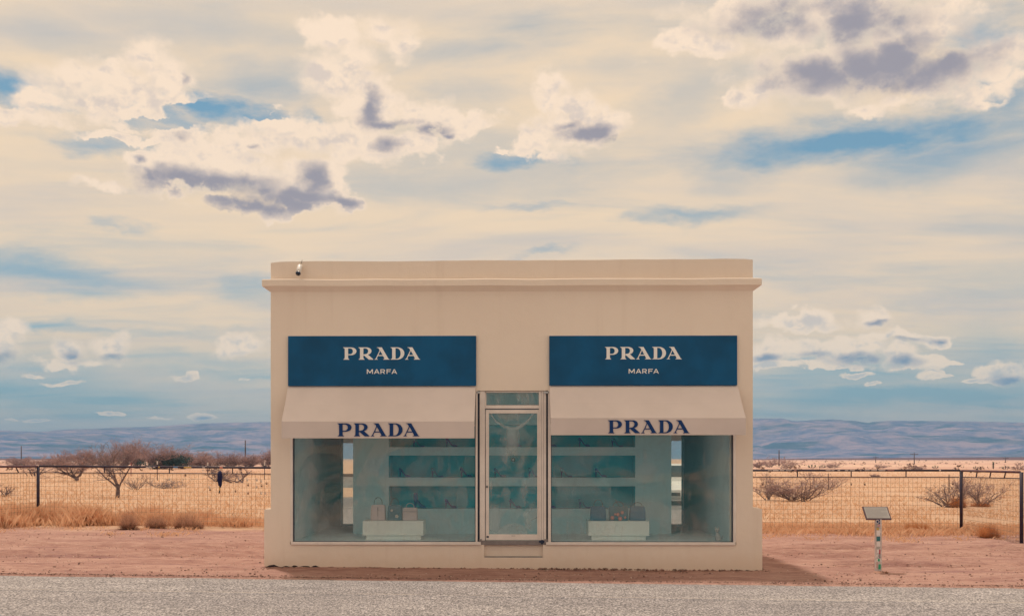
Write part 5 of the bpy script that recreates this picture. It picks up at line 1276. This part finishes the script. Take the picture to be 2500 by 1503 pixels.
shrub(530, 1176, 62, 120, 'bare dark shrub behind the hanging navy cloth', 16, ('twig', 'twig'), 9, 1.0, 3, 0.045, 0.009)
shrub(580, 1178, 52, 120, 'bare shrub with spreading branches behind the fence close to the shop', 17, ('twig', 'twigred'), 6, 0.9, 3, 0.05, 0.009)
shrub(10, 1212, 40, 50, 'bare branches of a shrub cut by the left edge behind the side fence', 18, ('twig', 'twigred'), 4, 0.9, 2, 0.03, 0.006)
MASS = [(150, 1143, 42, 70), (205, 1143, 48, 80), (255, 1142, 46, 80), (300, 1144, 70, 70), (335, 1143, 62, 60), (480, 1142, 40, 80), (520, 1141, 42, 80), (565, 1141, 38, 80), (610, 1141, 34, 80), (650, 1140, 40, 60), (110, 1139, 24, 60), (50, 1138, 22, 80), (395, 1145, 62, 100), (445, 1144, 48, 70)]
wordsL = ['first from the left in the far thicket', 'second from the left in the far thicket', 'in the far thicket, behind the lone tree on its left', 'with tall bare shoots straight above the lone tree', 'with tall shoots right of the lone tree', 'right of the dark evergreen', 'above the yellow sticker on the rail, right of the evergreen', 'above the hanging cloth', 'below the tall utility pole', 'at the shop wall, end of the thicket', 'low and pale, left end before the thicket', 'low, near the left utility pole', 'whose red twigs rise over the evergreen', 'of the thicket, on the evergreen\'s right flank']
for i, (px, pb, hp, wp) in enumerate(MASS):
    shrub(px, pb, hp * 1.22, wp * 1.15, 'bare reddish shrub ' + wordsL[i], 40 + i, ('twig', 'twigred'), 22, 1.3, 3, 0.045, 0.0135, upright=0.9)
# right side
shrub(1950, 1223, 98, 215, 'wide bare grey-red shrub behind the fence between the shop and the plaque', 61, ('twig', 'twigred'), 22, 1.05, 3, 0.022, 0.0055)
shrub(1872, 1220, 72, 80, 'bare shrub against the right wall of the shop, beside the wide one', 62, ('twig', 'twiggrey'), 9, 1.0, 3, 0.022, 0.0055)
shrub(2020, 1196, 44, 110, 'thin bare shrub spreading right behind the wide one', 63, ('twiggrey', 'twigred'), 8, 0.9, 3, 0.02, 0.006)
shrub(2310, 1237, 72, 120, 'bare dark shrub left of the right corner post', 64, ('twig', 'twiggrey'), 9, 1.0, 3, 0.024, 0.005)
shrub(2395, 1236, 80, 120, 'bare shrub seen through the side fence, right of the corner post', 65, ('twig', 'twigred'), 9, 1.0, 3, 0.024, 0.005)
shrub(2340, 1226, 72, 80, 'tall thin bare shrub directly behind the right corner post', 66, ('twig', 'twigred'), 6, 1.0, 3, 0.02, 0.005)
for i, (px, pb, hp, wp, lb) in enumerate(((1917, 1144, 32, 90, 'bare tree-like shrub beyond the rail, right of the nearest pole'), (1880, 1140, 30, 50, 'bare thin shrub far off beside the shop wall'), (1850, 1141, 20, 60, 'low reddish shrub far off touching the shop wall'), (2030, 1142, 18, 60, 'far rounded grey shrub on the right plain, above the rail scrawls'), (2150, 1142, 16, 50, 'far low shrub on the right plain, left of the crossarm pole'), (2232, 1147, 16, 60, 'far shrub at the foot of the crossarm pole'), (2490, 1147, 22, 70, 'reddish shrub at the right edge beyond the fence'), (2135, 1164, 10, 30, 'small bare twig bush just under the rail on the right'))):
    shrub(px, pb, hp, wp, lb, 80 + i, ('twig', 'twigred'), 10, 1.1, 3, 0.045, 0.014)
# the evergreen
def leafy(px, pb, hp, wp, lab, seed, nleaf, ls, name='evergreen_bush', m='leaf', cat='shrub'):
    rd = np.random.default_rng(seed); x, y = ground(px, pb, 0.0); z = g1(x, y); d = -x * ST + (y - CAM_Y) * CT; h = hp * d / F; w = wp * d / F
    s = thing(name, lab, cat, (x, y, z - 0.02))
    cs = [(rd.uniform(-0.38, 0.38) * w, rd.uniform(-0.2, 0.2) * w, rd.uniform(0.25, 0.75) * h, rd.uniform(0.14, 0.24) * w, rd.uniform(0.18, 0.32) * h) for _ in range(16)]
    V = []; 
    for i in range(nleaf):
        c_ = cs[rd.integers(len(cs))]; u = rd.normal(size=3); u /= np.linalg.norm(u); rr0 = rd.uniform(0.55, 1.08)
        q = np.array([c_[0], c_[1], c_[2]]) + u * np.array([c_[3], c_[3], c_[4]]) * rr0
        if q[2] < 0.02: q[2] = abs(q[2]) + 0.02
        a = rd.normal(size=3) * ls; b = rd.normal(size=3) * ls
        V += [q, q + a, q + b]
    V = np.array(V); np_mesh('crown', V, np.arange(len(V)).reshape(-1, 3), M[m], s)
    b_ = MB()
    for c_ in cs[:7]: b_.tube([(c_[0] * 0.1, c_[1] * 0.1, -0.05), (c_[0] * 0.6, c_[1] * 0.6, c_[2] * 0.6), (c_[0], c_[1], c_[2])], [0.06, 0.045, 0.02], 5)
    b_.build('stems', M['twig'], s)
leafy(394, 1146, 40, 124, 'dark evergreen bush in the far thicket, the only dense green one', 5, 6000, 0.13)
# yuccas
def yucca(px, pb, hp, lab, seed, tall=False):
    rd = random.Random(seed); x, y = ground(px, pb, 0.0); z = g1(x, y); d = -x * ST + (y - CAM_Y) * CT; h = hp * d / F
    s = thing('yucca', lab, 'plant', (x, y, z - 0.02), 'green yuccas on the plain')
    heads = [(0, 0, h * 0.5)] if not tall else [(0, 0, h * 0.3), (0, 0, h * 0.62), (0.0, 0, h * 0.9)]
    if not tall: heads += [(h * 0.7, 0.1, h * 0.35), (-h * 0.6, -0.1, h * 0.3)]
    V = []
    for hx, hy, hz in heads:
        for i in range(110):
            u = Vector((rd.gauss(0, 1), rd.gauss(0, 1), rd.gauss(0.25, 0.8))).normalized(); L_ = h * (0.42 if not tall else 0.3) * rd.uniform(0.7, 1.1); sd_ = u.cross(Vector((0, 0, 1))).normalized() * h * 0.03
            q = Vector((hx, hy, hz)); V += [tuple(q - sd_), tuple(q + sd_), tuple(q + u * L_)]
    np_mesh('leaves', np.array(V), np.arange(len(V)).reshape(-1, 3), M['yucca'], s)
    b_ = MB()
    for hx, hy, hz in heads: b_.tube([(hx * 0.3, 0, 0), (hx, hy, hz)], h * 0.08, 6)
    b_.build('trunk', M['twig'], s)
for i, (px, pb, hp, tl, lb) in enumerate(((1982, 1141, 13, False, 'bushy green yucca, nearest to the shop on the right plain'), (2007, 1141, 10, False, 'green yucca left of the rounded grey shrub'), (2283, 1142, 10, False, 'dark green yucca between the crossarm pole and the corner post'), (2382, 1143, 9, False, 'low green yucca left of the columnar one'), (2425, 1143, 16, True, 'tall columnar green yucca near the right edge'), (2455, 1144, 12, False, 'rounded green yucca right of the columnar one'))):
    yucca(px, pb, hp, lb, 200 + i, tl)

# grass ------------------------------------------------------------------
def blades(name, X, Y, hmin, hmax, w, m, lean=0.35, dark=None, kind='stuff', zoff=0.0):
    n = len(X); Z = gz(X, Y) + zoff
    h = rng.uniform(hmin, hmax, n) * (0.6 + 0.4 * rng.random(n)); a = rng.uniform(0, 2 * np.pi, n); ll = rng.normal(0, lean, n) * h; la = rng.uniform(0, 2 * np.pi, n)
    ux, uy = np.cos(a) * w / 2, np.sin(a) * w / 2
    ox, oy = np.cos(la) * ll, np.sin(la) * ll
    V = np.empty((n, 4, 3))
    V[:, 0] = np.stack([X - ux, Y - uy, Z - 0.02], 1); V[:, 1] = np.stack([X + ux, Y + uy, Z - 0.02], 1)
    V[:, 2] = np.stack([X + ux * 0.8 + ox * 0.35, Y + uy * 0.8 + oy * 0.35, Z + h * 0.6], 1); V[:, 3] = np.stack([X + ox, Y + oy, Z + h], 1)
    Fc = np.empty((n, 2, 3), int); b0 = np.arange(n) * 4
    Fc[:, 0] = np.stack([b0, b0 + 1, b0 + 2], 1); Fc[:, 1] = np.stack([b0, b0 + 2, b0 + 3], 1)
    o = np_mesh(name, V.reshape(-1, 3), Fc.reshape(-1, 3), M[m]); tag(o, kind=kind); return o
def clumped(n, x0, x1, y0, y1, spread, nc):
    cx0 = rng.uniform(x0, x1, nc); cy0 = rng.uniform(y0, y1, nc); k_ = rng.integers(0, nc, n)
    return cx0[k_] + rng.normal(0, spread, n), cy0[k_] + rng.normal(0, spread, n)
# the field beyond the fence, thinning with distance
d_ = 22.8 + (170 - 22.8) * rng.random(170000) ** 1.6
ph = rng.uniform(-0.60, 0.60, d_.size)
Xf, Yf_ = np.tan(ph) * d_, CAM_Y + d_
keep = np.array([mnoise.noise((x * 0.35, y * 0.22, 1.0)) > -0.35 for x, y in zip(Xf, Yf_)])
wd = 0.006 + 0.00016 * d_[keep]
o = blades('dry_grass', Xf[keep], Yf_[keep], 0.04, 0.17, wd, 'straw', 0.7)
# tall feathery band on the left
n1_ = 120000
X1_ = rng.uniform(-17.5, -3.95, n1_); Y1_ = 6.0 + 2.9 * rng.random(n1_)
pat = np.array([mnoise.noise((x * 1.1, y * 1.1, 4.2)) + 0.5 * mnoise.noise((x * 3.1, y * 3.1, 1.2)) for x, y in zip(X1_, Y1_)])
front = np.interp(X1_, [-17, -12, -9, -6, -3.9], [5.7, 6.1, 7.0, 7.55, 7.75])
kp = (Y1_ > front + 0.55 * np.abs(rng.normal(size=n1_)) - 0.15 - 0.5 * pat) & (pat > -0.55 + rng.random(n1_) * 0.35)
X1_, Y1_, pat = X1_[kp], Y1_[kp], pat[kp]
hs = np.interp(X1_, [-16, -9, -6.5, -4], [0.66, 0.52, 0.30, 0.15]) * np.clip(0.75 + 0.75 * pat, 0.3, 1.35)
blades('tall_dry_grass', X1_, Y1_, hs * 0.15, hs, 0.0036, 'strawtall', 0.38)
X2_, Y2_ = clumped(22000, 3.9, 13.5, 7.1, 8.9, 0.40, 260)
kp = (X2_ > 3.95)
blades('fence_line_grass', X2_[kp], Y2_[kp], 0.03, 0.22, 0.0045, 'strawtall', 0.7)
X3_, Y3_ = clumped(2600, -12, 12, 5.0, 7.0, 0.16, 60)
kp = np.abs(X3_) > 4.0
blades('sparse_grass', X3_[kp], Y3_[kp], 0.03, 0.10, 0.006, 'strawtall', 0.9)
# tussocks one can tell apart
def tussock(px, pb, hp, wp, m, lab, seed, n=1600, ball=False, cat='plant', name='dry_tussock'):
    rd = np.random.default_rng(seed); x, y = ground(px, pb, 0.0); z = g1(x, y); x, y = ground(px, pb, z); d = -x * ST + (y - CAM_Y) * CT; h = hp * d / F; w = wp * d / F
    n = int(n * 1.8)
    ncl = 9; ca = rd.uniform(0, 2 * np.pi, ncl); cr = np.sqrt(rd.random(ncl)) * 0.36; kk = rd.integers(0, ncl, n); ch = rd.uniform(0.65, 1.05, ncl)
    a = rd.uniform(0, 2 * np.pi, n); r = np.sqrt(rd.random(n))
    bx0 = np.cos(ca[kk]) * cr[kk] * w + rd.normal(0, 0.05, n) * w; by0 = np.sin(ca[kk]) * cr[kk] * w * 0.6 + rd.normal(0, 0.04, n) * w
    el_ = np.arccos(rd.random(n) ** 0.75) * 0.95; L_ = h * ch[kk] * rd.uniform(0.35, 1.08, n)
    tx = bx0 + np.cos(a) * np.sin(el_) * L_ * 1.0; ty = by0 + np.sin(a) * np.sin(el_) * L_ * 0.8; tz = np.maximum(0.01, np.cos(el_) * L_)
    wv = 0.0035; ux = np.cos(a + 1.57) * wv; uy = np.sin(a + 1.57) * wv
    V = np.empty((n, 3, 3)); V[:, 0] = np.stack([bx0 - ux, by0 - uy, np.zeros(n) - 0.01], 1); V[:, 1] = np.stack([bx0 + ux, by0 + uy, np.zeros(n) - 0.01], 1); V[:, 2] = np.stack([tx, ty, tz], 1)
    o = np_mesh(name, V.reshape(-1, 3), np.arange(n * 3).reshape(-1, 3), M[m]); o.location = (x, y, z)
    return tag(o, lab, cat, 'dry tussocks along the fences')
for i, q in enumerate(((318, 1290, 52, 44, 'tumbledark', 'dark brown dead tussock left of the other dark clumps under the left fence'), (375, 1288, 44, 60, 'tumbledark', 'brown dead tussock in the middle of the clumps under the left fence'), (455, 1287, 46, 90, 'tumbledark', 'wide brown dead tussock below the yellow sticker on the left fence'),
                       (2240, 1301, 40, 90, 'tumble', 'large rust orange tussock at the foot of the right fence, right of the plaque'), (2415, 1312, 46, 66, 'tumble', 'rust orange tussock inside the side fence on the right'), (2322, 1300, 18, 34, 'tumbledark', 'small brown tussock beside the right corner post'), (2000, 1286, 20, 70, 'tumbledark', 'low brownish tussock behind the fence left of the plaque'), (2340, 1238, 40, 46, 'tumble', 'orange dry weed at the foot of the shrub behind the corner post'), (2395, 1236, 24, 60, 'tumble', 'orange dry weed among branches right of the corner post'), (2455, 1215, 12, 60, 'tumble', 'flat orange weed far behind the side fence'), (2165, 1398, 7, 10, 'tumbledark', 'tiny weed beside the plaque post'), (2145, 1397, 6, 50, 'strawtall', 'sparse straw tuft around the plaque post'))):
    px, pb, hp, wp, m, lb = q
    tussock(px, pb, hp, wp, m, lb, 300 + i, n=(1500 if hp > 30 else (700 if hp > 15 else 120)))
# far scrub dotted over the plain (too small and many to tell apart)
V = []
for i in range(900):
    d0 = 120 + 900 * random.random() ** 1.4; a = random.uniform(-0.62, 0.62); x, y = math.tan(a) * d0, CAM_Y + d0; z = g1(x, y); r = random.uniform(0.2, 0.6)
    for k_ in range(10):
        u = Vector((random.gauss(0, 1), random.gauss(0, 1), abs(random.gauss(0, 0.8)))) * r * 0.6; q = Vector((x, y, z)) + u
        s_ = r * 0.5
        V += [tuple(q), tuple(q + Vector((random.gauss(0, s_), random.gauss(0, s_), random.gauss(0, s_)))), tuple(q + Vector((random.gauss(0, s_), random.gauss(0, s_), random.gauss(0, s_))))]
tag(np_mesh('far_scrub', np.array(V), np.arange(len(V)).reshape(-1, 3), mat('far_scrub_leaf', (0.20, 0.125, 0.085), 0.9, island=0.5)), kind='stuff')

# pebbles and grit on the dirt and along the road edge
def stones(name, n, X, Y, smin, smax, m='stone', kind='stuff'):
    s = smin + (smax - smin) * rng.random(n) ** 3; Z = gz(X, Y)
    near_ = [mnoise.noise((float(x) * 0.44, float(y) * 1.36, 3.1)) * 0.02 for x, y in zip(X, Y)]
    Z = Z + np.array(near_) * np.clip(-road_v(X, Y) / 0.35, 0, 1) + 0.012 * (road_v(X, Y) > 0)
    base = np.array([(1, 0, 0), (0.31, 0.95, 0), (-0.81, 0.59, 0), (-0.81, -0.59, 0), (0.31, -0.95, 0), (0, 0, 0.62), (0, 0, -0.6)])
    V = base[None] * s[:, None, None] * rng.uniform(0.7, 1.2, (n, 7, 1)); ang_ = rng.uniform(0, 6.28, n); c_, s_ = np.cos(ang_)[:, None], np.sin(ang_)[:, None]
    VX = V[:, :, 0] * c_ - V[:, :, 1] * s_ + X[:, None]; VY = V[:, :, 0] * s_ + V[:, :, 1] * c_ + Y[:, None]; VZ = V[:, :, 2] + Z[:, None] + s[:, None] * 0.25
    fb = np.array([(0, 1, 5), (1, 2, 5), (2, 3, 5), (3, 4, 5), (4, 0, 5), (1, 0, 6), (2, 1, 6), (3, 2, 6), (4, 3, 6), (0, 4, 6)])
    Fc = (fb[None] + (np.arange(n) * 7)[:, None, None]).reshape(-1, 3)
    return tag(np_mesh(name, np.stack([VX, VY, VZ], 2).reshape(-1, 3), Fc, M[m]), kind=kind)
n = 5000; X = rng.uniform(-10, 10, n); Y = (-1.42 + ROAD_SL * X) + 0.02 + 7.2 * rng.random(n) ** 1.5
ok = ~((np.abs(X) < 3.85) & (Y > -0.01))
stones('pebbles', int(ok.sum()), X[ok], Y[ok], 0.003, 0.022)
n = 4000; X = rng.uniform(-10, 10, n); Y = (-1.42 + ROAD_SL * X) + 0.02 + 6.5 * rng.random(n) ** 1.7
ok = ~((np.abs(X) < 3.9) & (Y > -0.01))
M['palestone'] = mat('pale_chip_stone', (0.62, 0.48, 0.40), 0.9, island=0.25)
stones('pale_pebbles', int(ok.sum()), X[ok], Y[ok], 0.003, 0.014, 'palestone')
n = 5000; X = rng.uniform(-9.5, 9.5, n); Y = (-1.42 + ROAD_SL * X) + rng.normal(0.0, 0.07, n)
stones('road_edge_grit', n, X, Y, 0.004, 0.016)
n = 900; X = rng.uniform(-3.8, 3.9, n); Y = -0.02 - np.abs(rng.normal(0, 0.05, n))
stones('wall_foot_rubble', n, X, Y, 0.006, 0.03)
for (px, py, r, lb) in ((133, 1384, 0.028, 'small grey stone on the dirt near the left road edge'), (271, 1405, 0.03, 'grey stone lying on the road edge at the left'), (396, 1308, 0.03, 'reddish stone on the dirt in front of the dark tussocks'), (2109, 1324, 0.022, 'small dark stone left of the plaque on the dirt'), (2245, 1384, 0.03, 'brown stone right of the plaque near the road'), (1857, 1390, 0.05, 'dark broken stone at the right front foot of the shop'), (1970, 1355, 0.026, 'pale stone on the dirt right of the shop')):
    x, y = ground(px, py, 0.0); x, y = ground(px, py, g1(x, y)); b_ = MB(); rd = random.Random(px)
    b_.sphere((0, 0, r * 0.35), (r, r * 0.8, r * 0.6), 8, 5); b_.v = [(v[0] * rd.uniform(0.8, 1.15), v[1] * rd.uniform(0.8, 1.15), v[2] * rd.uniform(0.85, 1.1)) for v in b_.v]
    tag(b_.build('stone', M['stone'], None, False, (x, y, g1(x, y))), lb, 'stone', 'loose stones on the dirt')

# ------------------------------------------------------------------ utility poles
def pole(px, pyt, d, lab, arm=False, lean=0.0):
    q = (px - W_PX / 2) / F + TT; x = q * d * CT - d * ST; y = CAM_Y + q * d * ST + d * CT; z = g1(x, y); h = EYE + (HOR - pyt) * d / F - z
    s = thing('utility_pole', lab, 'pole', (x, y, z - 0.1), 'utility poles across the plain')
    MB().tube([(0, 0, -0.3), (lean * h, 0, h + 0.1)], [0.17, 0.11], 8).build('pole', M['wood'], s, True)
    if arm:
        MB().box(-1.2, 1.2, -0.16, -0.06, h - 0.55, h - 0.38).build('crossarm', M['wood'], s)
        b_ = MB()
        for q_ in (-1.05, -0.5, 0.5, 1.05): b_.tube([(q_, -0.11, h - 0.38), (q_, -0.11, h - 0.16)], 0.05, 6)
        b_.each('insulator', M['wood'], s)
pole(52, 1088, 250, 'thin utility pole far off near the left edge'); pole(599, 1074, 200, 'utility pole left of the shop, the tallest one'); pole(1902, 1098, 230, 'utility pole just right of the shop'); pole(2232, 1104, 300, 'utility pole with a crossarm above the right fence', True); pole(2138, 1113, 420, 'faint utility pole left of the crossarm pole', True); pole(2455, 1115, 420, 'faint utility pole near the right edge', True)

# ------------------------------------------------------------------ white car parked on the shoulder (seen in the right mirror)
car = thing('parked_car', 'white hatchback parked facing the shop, seen only in the mirror in the right rear corner', 'car', (2.40, -20.6, g1(2.4, -18) + 0.016), rz=R(90))
cl = 3.85; cw = 0.80
side = [(0.03, 0.30), (0.0, 0.55), (0.02, 0.80), (0.10, 0.95), (0.45, 1.42), (0.62, 1.47), (1.75, 1.48), (2.05, 1.42), (2.72, 0.98), (3.45, 0.86), (3.72, 0.74), (3.84, 0.55), (3.82, 0.30), (3.70, 0.20)]
def arch(xc, r): return [(xc + r * math.cos(t), 0.30 + r * math.sin(t)) for t in np.linspace(0.15, math.pi - 0.15, 9)]
body = side + arch(3.10, 0.36) + [(2.70, 0.20), (1.10, 0.20)] + arch(0.72, 0.36) + [(0.32, 0.22)]
b_ = MB(); b_.prism(body[::-1], -cw, cw); b_.v = [(v[0], v[1] * (1 - 0.16 * max(0, (v[2] - 0.9) / 0.6)), v[2]) for v in b_.v]; b_.build('body', M['carwhite'], car)
for sy in (-1, 1):
    for q in ([(0.52, 0.98), (0.74, 1.36), (1.40, 1.38), (1.40, 0.98)], [(1.48, 0.98), (1.48, 1.38), (1.86, 1.36), (2.48, 0.98)]):
        ysd = [sy * cw * (1 - 0.16 * max(0, (z - 0.9) / 0.6)) for _, z in q]
        b_ = MB(); vs = [(x, y + sy * 0.004, z) for (x, z), y in zip(q, ysd)] + [(x, y - sy * 0.02, z) for (x, z), y in zip(q, ysd)]
        b_.add(vs, [(0, 1, 2, 3), (7, 6, 5, 4), (0, 4, 5, 1), (1, 5, 6, 2), (2, 6, 7, 3), (3, 7, 4, 0)]); b_.build('side_window', M['carglass'], car)
    for xc in (0.72, 3.10):
        w_ = MB().tube([(xc, sy * (cw - 0.19), 0.30), (xc, sy * (cw - 0.005), 0.30)], 0.30, 22).build('wheel', M['tyre'], car, False)
        MB().tube([(xc, sy * (cw - 0.03), 0.30), (xc, sy * (cw + 0.004), 0.30)], 0.20, 16).build('rim', M['rim'], w_)
    MB().sphere((3.70, sy * 0.62, 0.66), (0.10, 0.14, 0.07), 10, 6).build('headlight', M['lamp'], car, True)
    MB().sphere((0.02, sy * 0.66, 0.78), (0.04, 0.10, 0.12), 10, 6).build('tail_light', M['red'], car, True)
    MB().sphere((2.36, sy * (cw + 0.08), 0.98), (0.07, 0.10, 0.07), 8, 6).build('wing_mirror', M['carwhite'], car, True)
b_ = MB(); b_.add([(2.09, -0.60, 1.40), (2.09, 0.60, 1.40), (2.70, 0.70, 1.00), (2.70, -0.70, 1.00), (2.05, -0.60, 1.37), (2.05, 0.60, 1.37), (2.66, 0.70, 0.97), (2.66, -0.70, 0.97)], [(3, 2, 1, 0), (4, 5, 6, 7), (0, 1, 5, 4), (1, 2, 6, 5), (2, 3, 7, 6), (3, 0, 4, 7)]); b_.v = [(v[0] + 0.012, v[1], v[2] + 0.012) for v in b_.v]; b_.build('windscreen', M['carglass'], car)
MB().box(3.79, 3.86, -0.35, 0.35, 0.34, 0.46).build('grille', M['black'], car)

# ------------------------------------------------------------------ haze over the plain
hz = MB().box(-9300, 9300, -9300, 9300, -4.0, 190.0)
hm = bpy.data.materials.new('haze_air'); hm.use_nodes = True
for nd in list(hm.node_tree.nodes):
    if nd.type != 'OUTPUT_MATERIAL': hm.node_tree.nodes.remove(nd)
pv = hm.node_tree.nodes.new('ShaderNodeVolumePrincipled')
pv.inputs['Color'].default_value = (0.36, 0.62, 1.0, 1); pv.inputs['Density'].default_value = 2.4e-4; pv.inputs['Anisotropy'].default_value = 0.0
hm.node_tree.links.new(pv.outputs[0], hm.node_tree.nodes['Material Output'].inputs['Volume'])
haze = hz.build('haze', hm); tag(haze, kind='stuff')
